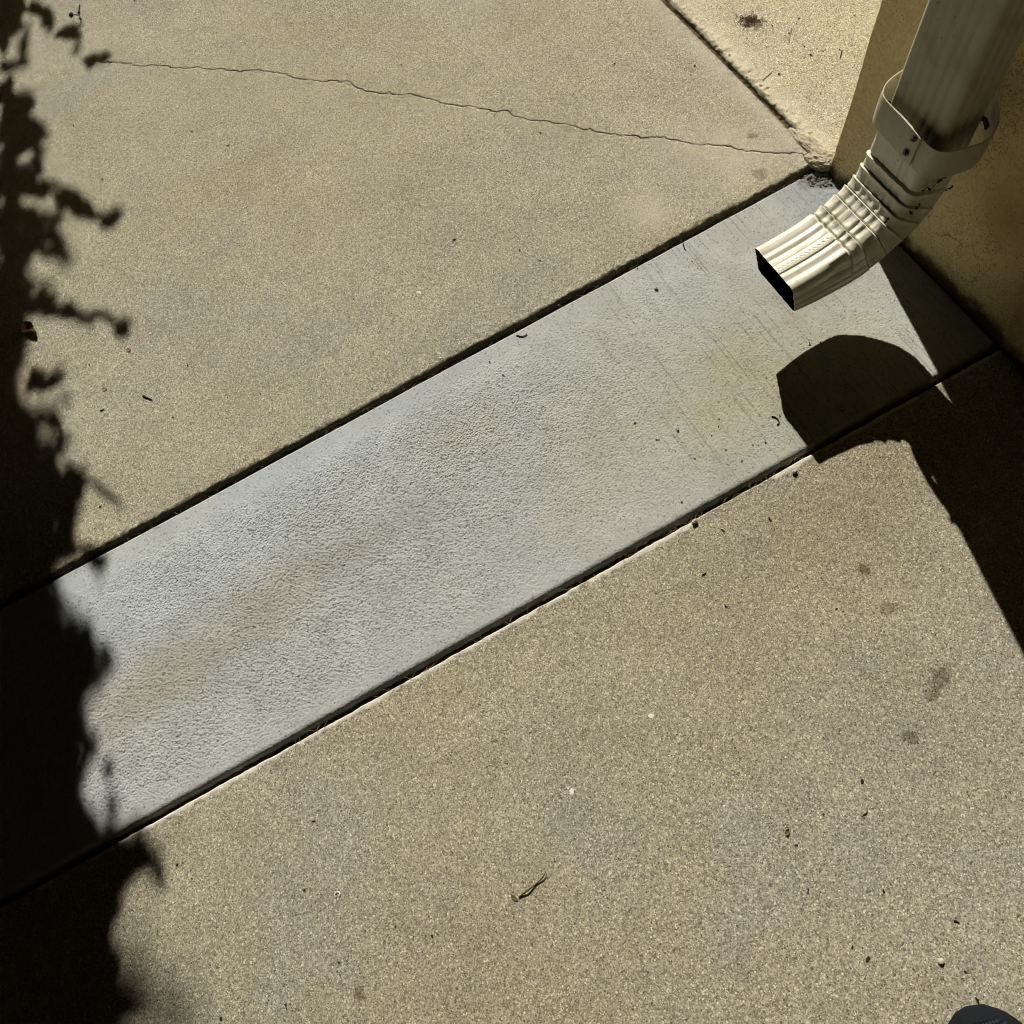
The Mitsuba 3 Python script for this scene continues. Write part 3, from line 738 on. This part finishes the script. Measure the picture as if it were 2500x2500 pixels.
TWIG = [[0.8182,-1.0666],[0.8223,-1.0736],[0.8248,-1.0816],[0.827,-1.0935],[0.8279,-1.102],[0.8289,-1.1105],[0.8294,-1.1175]]
k = put("twig", tube([(x, y, ground_z(x, y) + 0.0028 + 0.002 * (i % 3 == 1)) for i, (x, y) in enumerate(TWIG)], 0.0007, 0.0012, 8), "mat_twig", smooth=True)
tag(k, "long thin curved brown twig on the tan slab below the strip", "twig")
SPRIG, SPRIGB = [[-1.5206,-1.1637],[-1.4939,-1.1734],[-1.4684,-1.1769],[-1.4476,-1.1814]], [[-1.4893,-1.1746],[-1.4909,-1.1836],[-1.4994,-1.1941]]
sp = [tube([(x, y, ground_z(x, y) + 0.002) for x, y in SPRIG], 0.0012, 0.0006, 6), tube([(x, y, ground_z(x, y) + 0.002) for x, y in SPRIGB], 0.0008, 0.0008, 6)]
for (x, y), s in zip([SPRIGB[-1], SPRIG[1], SPRIG[2]], (0.0062, 0.0035, 0.003)): sp.append(at(lump(s, int(s * 1e5), 0.3, 2, 0.7), x, y, 0.002))
k = put("seed_sprig", trimesh.util.concatenate(sp), "mat_crumb", smooth=True); tag(k, "small dark seed sprig with a round berry near the leaf shadows", "sprig")
for pts, lab in zip([[[-0.3423,0.1572],[-0.3313,0.1465],[-0.3136,0.1312]],[[-0.2308,0.1983],[-0.2235,0.191],[-0.2167,0.1831]],[[0.3802,-0.3869],[0.387,-0.3819],[0.3949,-0.3825],[0.3975,-0.3884]],[[0.5268,-0.4917],[0.5315,-0.4934],[0.5323,-0.4908]],[[-0.0108,-0.3132],[-0.0019,-0.3171],[0.0062,-0.3187]],[[-0.0051,-0.6773],[0.0041,-0.6682],[0.0036,-0.6593]],[[-0.2877,-1.3639],[-0.278,-1.3571],[-0.2683,-1.3503]],[[-0.304,-1.4521],[-0.3038,-1.4432]],[[1.118,-0.6124],[1.1204,-0.6099],[1.1232,-0.6084]],[[-0.2589,0.0308],[-0.2657,0.0568]]], ("upright dark stem scrap on the pale slab beside the wall", "shorter dark stem scrap nearest the wall corner edge", "curled dark stem scrap beside the downspout shadow", "bent L shaped stem scrap below the grey strip", "short dark stem scrap at the upper edge of the strip", "flat brown stem scrap along the upper margin of the strip", "thick short bark scrap on the cracked slab near the leaf shadows", "short brown stem scrap left of the bark scrap", "short brown stem scrap near the shoe", "pale thin stem scrap lying beside the dark joint")):
    k = put("stem_scrap", tube([(x, y, ground_z(x, y) + 0.0016) for x, y in pts], 0.0011 if "thick" not in lab else 0.0024, 0.0009, 6), "mat_crumb" if "pale" not in lab else "mat_straw", smooth=True)
    tag(k, lab, "stem scrap")


def leaf_blade(L, W, curl, n=9, m=7, cup=0.25, ragged=0.0, seed=1):
    uu, vv = np.meshgrid(np.linspace(0, 1, n), np.linspace(-1, 1, m), indexing="ij")
    w = W * np.sin(np.pi * np.clip(uu, 0.02, 0.99) ** 0.8) ** 0.8
    x = L * (uu - 0.5); y = vv * w
    z = cup * W * vv ** 2 + curl * L * (uu - 0.45) ** 2
    v = np.c_[x.ravel(), y.ravel(), z.ravel()]
    v[:, :2] *= (1 + ragged * (fbm(np.c_[v[:, :2] * 300, v[:, 2] * 0], 2, seed) - 0.5))[:, None]
    i = np.arange(n * m).reshape(n, m)
    q = np.c_[i[:-1, :-1].ravel(), i[1:, :-1].ravel(), i[1:, 1:].ravel(), i[:-1, 1:].ravel()]
    return trimesh.Trimesh(v, np.vstack([q[:, [0, 1, 2]], q[:, [0, 2, 3]]]), process=False)


def turned(m, a):
    m.apply_transform(trimesh.transformations.rotation_matrix(a, [0, 0, 1])); return m


x, y = [-0.5792,-1.5327]
k = put("dry_leaf", at(turned(leaf_blade(0.034, 0.013, 0.5, cup=0.8, ragged=0.5), 0.5), x, y, 0.001), "mat_deadleaf", smooth=True); tag(k, "curled reddish brown dead leaf at the edge of the leaf shadow", "leaf")
x, y = [0.8281,-1.1235]
k = put("dry_leaf", at(turned(leaf_blade(0.012, 0.003, 0.3, ragged=0.4), 0.6), x, y, 0.001), "mat_olive", smooth=True); tag(k, "tiny olive leaf scrap at the lower end of the long twig", "leaf")
x, y = [0.9304,-0.7384]
k = put("dry_leaf", at(turned(leaf_blade(0.010, 0.003, 0.5, cup=0.6), 2.2), x, y, 0.001), "mat_olive", smooth=True); tag(k, "tiny curled olive leaf scrap in the open middle of the lower slab", "leaf")
for (x, y), lab in zip([[-0.4091,-1.3585],[-0.3473,-1.4298]], ("upper of the two faded red petals by the leaf shadow", "lower of the two faded red petals by the leaf shadow")):
    k = put("petal", at(turned(leaf_blade(0.011, 0.0042, 0.15, ragged=0.3), 1.0), x, y, 0.0008), "mat_petal", smooth=True); tag(k, lab, "petal")
for i, ((x, y), lab) in enumerate(zip([[0.7038,-0.8212],[0.7412,-0.9801],[-0.1954,-0.7938],[-0.9971,-1.0539]], ("white paint chip on the lower slab, nearest the grey strip", "pale scuffed white chip in the middle of the lower slab", "white chip on the cracked slab above the strip", "tiny white chip on the cracked slab near the crack"))):
    k = put("white_chip", at(lump((0.0034, 0.0034, 0.0034, 0.0022)[i], 300 + i, 1.3, 3, 0.14), x, y, 0.0006), "mat_chip"); tag(k, lab, "chip")
x, y = [0.7031,-1.3583]
a = np.linspace(0.5, 5.4, 14)
k = put("white_chip", tube([(x + 0.0034 * math.cos(t), y + 0.0040 * math.sin(t), ground_z(x, y) + 0.0015) for t in a], 0.0014, 0.0008, 6), "mat_chip", smooth=True); tag(k, "white curled C shaped chip on the lower slab near the leaf shadow", "chip")
for i, ((x, y), lab) in enumerate(zip([[0.4827,-0.4122],[0.4734,-0.5973]], ("pale pebble in the lower joint near the outlet shadow", "pale pebble in the lower joint farther from the outlet shadow"))):
    k = put("pebble", at(lump((0.0040, 0.0048)[i], 400 + i, 0.55, 3, 0.8), x, y, 0.004), "mat_rubble", smooth=True); tag(k, lab, "pebble")
x, y = [1.1481,-0.6573]
k = put("snail_shell", at(lump(0.0042, 420, 0.15, 3, 0.8), x, y, 0.002), "mat_rubble", smooth=True); tag(k, "tiny pale rounded shell scrap near the shoe", "shell")
# a mat of dried rootlets beyond the joint
x0, y0 = [-0.4126,0.1064]
rt = []
for i in range(150):
    s = rng.normal(0, 1, 2) * np.array([0.013, 0.0085]); c, sn = math.cos(0.75), math.sin(0.75)
    px, py = x0 + s[0] * c - s[1] * sn, y0 + s[0] * sn + s[1] * c
    a = rng.uniform(0, 6.28); L = rng.uniform(0.004, 0.011)
    zz = ground_z(px, py)
    rt.append(tube([(px, py, zz + 0.0005), (px + L * 0.5 * math.cos(a), py + L * 0.5 * math.sin(a), zz + rng.uniform(0.0008, 0.003)), (px + L * math.cos(a + 0.6), py + L * math.sin(a + 0.6), zz + 0.0005)], 0.0005, 0.0003, 4))
k = put("dried_moss", trimesh.util.concatenate(rt), "mat_brown", smooth=True); tag(k, "brown mat of dried moss on the pale slab beyond the joint", "moss")

# dead sprigs caught on the elbow
def sprig(base, seed, n=5, size=0.012):
    r = np.random.default_rng(seed); out = []; base = np.array(base)
    for i in range(n):
        d = r.normal(0, 1, 3); d[0] = abs(d[0]) * 0.2; d /= np.linalg.norm(d); L = size * r.uniform(0.4, 1.1); o = base + r.normal(0, size * 0.5, 3) * [0.05, 1, 1]
        out.append(tube([o, o + d * L * 0.5 + r.normal(0, 0.001, 3), o + d * L], 0.0007, 0.0005, 5))
        m = lump(r.uniform(0.0012, 0.0024), seed + i, 0.5, 1, 0.6); m.apply_translation(o + d * L); out.append(m)
    return trimesh.util.concatenate(out)


for base, sd, n, size, lab in (((.2870, -.098, .266), 61, 8, .013, "dark dead sprig stuck to the side of the elbow just below the strap"), ((.2870, -.066, .236), 62, 4, .006, "dark dead sprig hanging at the back edge of the elbow"), ((.2880, -.129, .2290), 63, 5, .007, "dark dead sprig caught in the second pleat of the elbow"), ((.2760, -.158, .2200), 64, 4, .005, "dark dead sprig caught in the third pleat of the elbow")):
    k = put("dead_sprig", sprig(base, sd, n, size), "mat_crumb"); tag(k, lab, "sprig")

# ---------------------------------------------------------------- the shrub whose shade falls on the paving (it stands left of the picture)
MASS = [np.array([[-1.8533,-1.3898],[-1.7622,-1.2815],[-1.6609,-1.3058],[-1.6223,-1.3186],[-1.5827,-1.3387],[-1.5302,-1.3418],[-1.5239,-1.3619],[-1.5138,-1.3794],[-1.5643,-1.4521]]), np.array([[-0.8555,-1.6048],[-0.7753,-1.5081],[-0.7117,-1.5107],[-0.6967,-1.5076],[-0.6297,-1.5241],[-0.6146,-1.5402],[-0.5833,-1.5517],[-0.5206,-1.5557],[-0.5131,-1.5799],[-0.4604,-1.6009],[-0.4072,-1.5908],[-0.3932,-1.5824],[-0.3595,-1.543],[-0.3357,-1.5411],[-0.3397,-1.5831],[-0.3213,-1.5877],[-0.2801,-1.53],[-0.2637,-1.5238],[-0.2588,-1.5506],[-0.2389,-1.5664],[-0.2043,-1.5364],[-0.187,-1.5229],[-0.1429,-1.5103],[-0.1574,-1.5277],[-0.1335,-1.5411],[-0.104,-1.5636],[-0.0789,-1.567],[-0.0771,-1.5843],[-0.0543,-1.5771],[-0.0381,-1.5574],[-0.031,-1.59],[-0.0208,-1.6233],[0.0107,-1.6315],[0.0419,-1.6332],[0.0642,-1.627],[0.1078,-1.5892],[0.1394,-1.5934],[0.1768,-1.5719],[0.2035,-1.5758],[0.2115,-1.6137],[0.2269,-1.6365],[0.2586,-1.643],[0.2882,-1.6399],[0.3166,-1.6434],[0.3317,-1.6573],[0.3449,-1.6743],[0.378,-1.6879],[0.4052,-1.6837],[0.4409,-1.6561],[0.4546,-1.6235],[0.4643,-1.6113],[0.4911,-1.601],[0.5135,-1.5896],[0.5586,-1.5935],[0.5243,-1.6078],[0.5176,-1.6347],[0.5208,-1.661],[0.5374,-1.6736],[0.5632,-1.6735],[0.5585,-1.6902],[0.5791,-1.6996],[0.6069,-1.694],[0.6424,-1.6969],[0.6581,-1.709],[0.6824,-1.7194],[0.7073,-1.7181],[0.7577,-1.7278],[0.6602,-1.9313]])]
BLOBS = [[-1.5923,-1.2772,0.0384,0.0322,0.0216,-0.0085,1.5],[-1.5388,-1.3081,0.0079,0.0098,0.0157,-0.0039,2.2],[-1.5113,-1.26,0.0102,0.0126,0.0373,-0.0095,1.9],[-1.4333,-1.2142,0.0141,0.0291,0.0275,-0.004,1.5],[-1.351,-1.2205,0.0089,0.0112,0.0176,-0.0048,2.5],[-1.3776,-1.2087,0.0079,0.0068,0.0318,-0.0134,2.2],[-1.2854,-1.18,0.0166,0.0265,0.0252,-0.0055,1.5],[-1.3316,-1.415,0.0219,0.0284,0.0488,-0.0114,1.6],[-1.2853,-1.3769,0.0215,0.028,0.017,-0.0042,2.6],[-1.4797,-1.3874,0.0062,0.0078,0.0908,-0.0211,1.7],[-1.6403,-1.3286,0.0245,0.0299,0.0649,-0.0153,1.6],[-1.1512,-1.4333,0.034,0.0456,0.0558,-0.0133,1.6],[-1.077,-1.3925,0.0133,0.0179,0.0234,-0.0059,2.2],[-1.1972,-1.4005,0.0208,0.0276,0.0246,-0.006,2.0],[-1.0018,-1.5024,0.0167,0.0232,0.0986,-0.0228,1.7],[-0.994,-1.4813,0.0128,0.0178,0.062,-0.0146,1.8],[-0.9688,-1.4301,0.0279,0.0386,0.0346,-0.0086,1.6],[-0.9489,-1.3883,0.02,0.0193,0.0154,-0.0065,1.9],[-0.862,-1.3578,0.0653,0.0285,0.0168,-0.0203,1.6],[-0.8032,-1.3304,0.0229,0.0162,0.0123,-0.0083,1.7],[-0.7754,-1.301,0.0046,0.0251,0.0254,-0.0005,1.6],[-0.7843,-1.2783,0.0109,0.0055,0.0112,-0.0113,2.2],[-0.7847,-1.4559,0.0341,0.049,0.0296,-0.0075,1.9],[-0.824,-1.4812,0.0239,0.0342,0.0255,-0.0063,2.2],[-0.729,-1.4256,0.0276,0.0204,0.0153,-0.0101,3.0],[-0.8898,-1.5161,0.0184,0.0262,0.0823,-0.0193,1.8],[-0.7782,-1.5123,0.0176,0.0255,0.0227,-0.0055,2.0],[-0.6199,-1.491,0.0382,0.0473,0.022,-0.0075,1.7],[-0.653,-1.5328,0.0333,0.0495,0.0299,-0.0073,1.7],[-0.5704,-1.4465,0.0241,0.0253,0.0148,-0.0066,1.7],[-0.5373,-1.4242,0.029,0.0164,0.0092,-0.0096,1.7],[-0.5319,-1.3925,0.0132,0.0245,0.0137,-0.0028,1.7],[-0.507,-1.3732,0.0191,0.0107,0.0085,-0.0091,1.7],[-0.4654,-1.3573,0.027,0.0069,0.0057,-0.0189,1.6],[-0.4758,-1.3355,0.0132,0.0101,0.0075,-0.0055,2.4],[-0.4387,-1.539,0.0292,0.0321,0.0258,-0.0113,1.4],[-0.4445,-1.5007,0.0071,0.011,0.0097,-0.0026,2.5],[-0.368,-1.5119,0.0108,0.017,0.013,-0.0035,2.5],[-0.1122,-1.4884,0.041,0.0225,0.0042,-0.0061,1.5],[-0.1452,-1.5028,0.016,0.0102,0.005,-0.0057,1.5],[-0.009,-1.5449,0.0116,0.0197,0.0184,-0.0052,1.5],[-0.0309,-1.5561,0.0126,0.0213,0.0125,-0.0035,1.5],[0.018,-1.5493,0.0064,0.0078,0.0135,-0.0067,2.4],[0.3538,-1.6309,0.0055,0.0103,0.0173,-0.005,1.6],[0.416,-1.6424,0.006,0.0113,0.0273,-0.0079,2.2],[0.6848,-1.7062,0.0113,0.0231,0.0369,-0.011,2.6],[0.7214,-1.6776,0.0166,0.0342,0.0217,-0.0068,5.5],[0.7456,-1.6393,0.0137,0.0282,0.019,-0.0062,6.5],[0.6827,-1.6755,0.0085,0.0173,0.0199,-0.0061,5.0],[0.5382,-1.5996,0.0022,0.0088,0.022,-0.0005,1.8],[-1.3976,-1.3518,0.0105,0.0134,0.0134,-0.0033,2.3],[-1.4203,-1.392,0.0181,0.0231,0.021,-0.0049,2.0],[-1.6076,-1.3837,0.0322,0.0398,0.0954,-0.0216,1.8],[-1.5754,-1.3439,0.0176,0.0217,0.0539,-0.0127,1.8],[-1.0695,-1.4825,0.0198,0.0271,0.0766,-0.0178,1.7],[-1.2111,-1.419,0.0278,0.0369,0.0546,-0.013,1.8],[-0.8862,-1.4812,0.0245,0.0347,0.0591,-0.0143,1.7],[-0.844,-1.451,0.0241,0.0343,0.035,-0.0088,2.0],[-0.8303,-1.5099,0.0358,0.0514,0.0347,-0.0083,1.7],[-0.8582,-1.4118,0.0292,0.021,0.018,-0.0116,2.2],[-1.2287,-1.4423,0.014,0.0186,0.055,-0.0128,1.7],[-0.6882,-1.495,0.0253,0.0262,0.0156,-0.0066,2.6],[-1.2584,-1.3834,0.0199,0.026,0.0419,-0.0102,1.7],[-1.1432,-1.3758,0.015,0.02,0.0347,-0.0087,2.0],[-1.0262,-1.4231,0.0195,0.0267,0.038,-0.0094,1.8],[-0.788,-1.42,0.0203,0.0203,0.0164,-0.0071,2.0],[-1.458,-1.3371,0.0107,0.0135,0.0455,-0.0111,2.2],[0.6384,-1.6823,0.0102,0.0205,0.0356,-0.0107,6.0],[0.7103,-1.6543,0.0168,0.0342,0.0243,-0.0077,6.5],[0.7681,-1.6272,0.0162,0.0335,0.0188,-0.0063,7.0],[-0.3412,-1.5549,0.0146,0.0231,0.0183,-0.0047,1.6]]
E1 = np.cross(SUN, [0, 0, 1.0]); E1 /= np.linalg.norm(E1); E2 = np.cross(SUN, E1)
UN, VN = np.meshgrid(np.linspace(0, 1, 5), np.linspace(-1, 1, 3), indexing="ij")
LW = np.sin(np.pi * np.clip(UN, 0.03, 0.97) ** 0.85)
LEAFV = np.c_[(UN - 0.5).ravel(), (VN * LW * 0.5).ravel(), (0.12 * (VN ** 2) * LW + 0.25 * (UN - 0.5) ** 2).ravel()]
_i = np.arange(15).reshape(5, 3)
LEAFQ = np.c_[_i[:-1, :-1].ravel(), _i[1:, :-1].ravel(), _i[1:, 1:].ravel(), _i[:-1, 1:].ravel()]
LEAFF = np.vstack([LEAFQ[:, [0, 1, 2]], LEAFQ[:, [0, 2, 3]]])
lv, lf, anchors = [], [], []


def add_leaf(c, d, nrm, L, W):
    d = d - nrm * (d @ nrm); d /= np.linalg.norm(d)
    e = np.cross(nrm, d)
    v = c + LEAFV[:, :1] * L * d + LEAFV[:, 1:2] * W * e + LEAFV[:, 2:] * W * nrm
    lf.append(LEAFF + 15 * len(lv)); lv.append(v); anchors.append(c)


def loose_normal(t):
    v = SUN + rng.normal(0, t, 3); return v / np.linalg.norm(v)


for gx, gy, ax, ay, bx, by, z in BLOBS:
    a, b = np.array([ax, ay, 0]), np.array([bx, by, 0]); k = z / SUN[2]
    # the shade's axes on the ground, seen along the sun, give the leaf's own size and turn
    pa, pb = a - SUN * (a @ SUN), b - SUN * (b @ SUN)
    la, lb = np.linalg.norm(pa), np.linalg.norm(pb)
    if la < lb: pa, pb, la, lb = pb, pa, lb, la
    c = np.array([gx, gy, 0]) + SUN * k
    la, lb, pa, pb = la * 1.1, lb * 1.1, pa * 1.1, pb * 1.1
    nl = max(1, int(round(la * lb / 0.00026))) if max(la, lb) > 0.024 else 1
    if nl == 1: add_leaf(c, pa, loose_normal(0.08), 2 * la, 2.1 * lb)
    else:
        for i in range(int(nl * 3.5)):
            r, t = math.sqrt(rng.uniform(0, 0.7)), rng.uniform(0, 6.28)
            o = c + pa * r * math.cos(t) + pb * r * math.sin(t) + SUN * rng.uniform(-0.15, 0.15)
            add_leaf(o, pa + rng.normal(0, 0.35, 3) * la, loose_normal(0.25), rng.uniform(0.034, 0.048), rng.uniform(0.018, 0.026))
# the mass of the shrub: leaves all through its depth
left = np.array([-0.4621, -0.8748])
body = Polygon(MASS[1]).buffer(0).union(Polygon(MASS[0]).buffer(0))
wide = shapely.union_all([body.buffer(-0.022)] + [shapely.affinity.translate(body, *(left * s)).intersection(Polygon([(-1.80, -1.40), (-1.755, -1.415), (-0.30, -1.730), (0.60, -1.915), (0.62, -2.0), (0.3, -2.6), (-2.2, -1.9)])) for s in (0.0, 0.06, 0.15, 0.25)])
wide = wide.union(Polygon([(-1.86, -1.47), (-0.30, -1.76), (0.62, -1.95), (0.45, -2.4), (-0.4, -2.25), (-1.9, -1.9)]))
bx0, by0, bx1, by1 = wide.bounds
n = 0
while n < 20000:
    q = rng.uniform([bx0, by0], [bx1, by1], (4000, 2))
    q = q[shapely.contains_xy(wide, q[:, 0], q[:, 1])]
    for gx, gy in q[: 20000 - n]:
        n += 1
        z = rng.uniform(1.05, 2.3)
        c = np.array([gx, gy, 0]) + SUN * (z / SUN[2])
        dd = rng.normal(0, 1, 3)
        add_leaf(c, dd, loose_normal(0.45), rng.uniform(0.03, 0.05), rng.uniform(0.017, 0.027))
# leaves set along the outline of the shade, just inside it
ring = body.buffer(-0.011)
for poly in getattr(ring, "geoms", [ring]):
    L = poly.exterior.length
    for s in np.arange(0, L, 0.0062):
        pt = poly.exterior.interpolate(s); nx = poly.exterior.interpolate(s + 0.004)
        if not VIEW.buffer(0.04).contains(pt): continue
        z = 1.45 + 1.2 * float(noise(np.array([[pt.x * 9, pt.y * 9, 0.0]]), 77)[0]) + rng.uniform(-0.1, 0.25)
        tx = np.array([nx.x - pt.x, nx.y - pt.y]); tx /= np.linalg.norm(tx) + 1e-9
        nx2 = np.array([tx[1], -tx[0]])
        if body.contains(Point(pt.x + nx2[0] * 0.003, pt.y + nx2[1] * 0.003)) and not body.buffer(-0.0105).contains(Point(pt.x + nx2[0] * 0.003, pt.y + nx2[1] * 0.003)): pass
        else: nx2 = -nx2
        o = rng.uniform(-0.014, 0.007) if rng.random() < 0.85 else rng.uniform(0.005, 0.016)
        g = np.array([pt.x, pt.y]) + nx2 * o
        d = nx2 * rng.uniform(-0.3, 1.0) + tx * rng.normal(0, 0.8)
        add_leaf(np.array([g[0], g[1], 0]) + SUN * (z / SUN[2]), np.r_[d, 0.0] + 1e-5, loose_normal(0.2), rng.uniform(0.028, 0.044), rng.uniform(0.013, 0.021))
# unseen outer canopy added to cut bounce light on the pipe and wall
added_canopy = Polygon([(-2.0, -1.55), (-0.30, -1.86), (0.62, -2.06), (1.1, -2.25), (0.3, -4.4), (-3.6, -3.4), (-2.6, -1.7)])
q = rng.uniform([-3.6, -4.4], [1.1, -1.5], (16000, 2)); q = q[shapely.contains_xy(added_canopy, q[:, 0], q[:, 1])]
for gx, gy in q[:6500]:
    add_leaf(np.array([gx, gy, 0]) + SUN * (rng.uniform(1.8, 3.4) / SUN[2]), rng.normal(0, 1, 3), loose_normal(0.5), rng.uniform(0.07, 0.10), rng.uniform(0.04, 0.055))
# high outer boughs
for i in range(700):
    gx, gy = np.array([0.40, -1.95]) + rng.normal(0, 1, 2) * [0.10, 0.06]
    if gy > -1.80 - 0.0 * gx: continue
    c = np.array([gx, gy, 0]) + SUN * (rng.uniform(4.5, 6.0) / SUN[2])
    add_leaf(c, rng.normal(0, 1, 3), loose_normal(0.5), 0.05, 0.026)
put("shrub__foliage", trimesh.Trimesh(np.vstack(lv), np.vstack(lf), process=False), "mat_leaf", smooth=True)
labels["shrub__foliage"] = {"kind": "stuff"}
anchors = np.array(anchors)
foot = np.array([-2.75, -1.95, 0.0])
stems = [tube([foot, foot + [0.03, 0.04, 0.6], foot + [-0.02, 0.25, 1.1], foot + [0.1, 0.45, 1.6], foot + [0.25, 0.5, 2.3]], 0.035, 0.012, 9), tube([foot + [0.03, 0.04, 0.6], foot + [0.6, 0.1, 1.2], foot + [1.5, 0.15, 1.7], foot + [2.1, 0.1, 2.1]], 0.02, 0.006, 7), tube([foot + [-0.02, 0.25, 1.1], foot + [-0.5, 0.6, 1.5], foot + [-0.9, 0.75, 1.8]], 0.016, 0.006, 7), tube([foot + [0.6, 0.1, 1.2], foot + [-1.2, 0.3, 2.6], foot + [-3.0, 0.9, 4.5], foot + [-3.6, 1.3, 5.4]], 0.018, 0.006, 7)]
hubs = np.vstack([np.array(m.vertices)[::40] for m in stems])
pick = anchors[rng.permutation(len(anchors))[:260]]
for c in pick:
    j = np.argmin(np.linalg.norm(hubs - c, axis=1))
    stems.append(tube([hubs[j], (hubs[j] + c) / 2 + rng.normal(0, 0.03, 3), c], 0.004, 0.0012, 4))
put("shrub__stem", trimesh.util.concatenate(stems), "mat_bark", smooth=True)
tag("shrub", "leafy shrub beside the paving that throws the ragged shade, its outer canopy added to cut bounce light", "shrub")
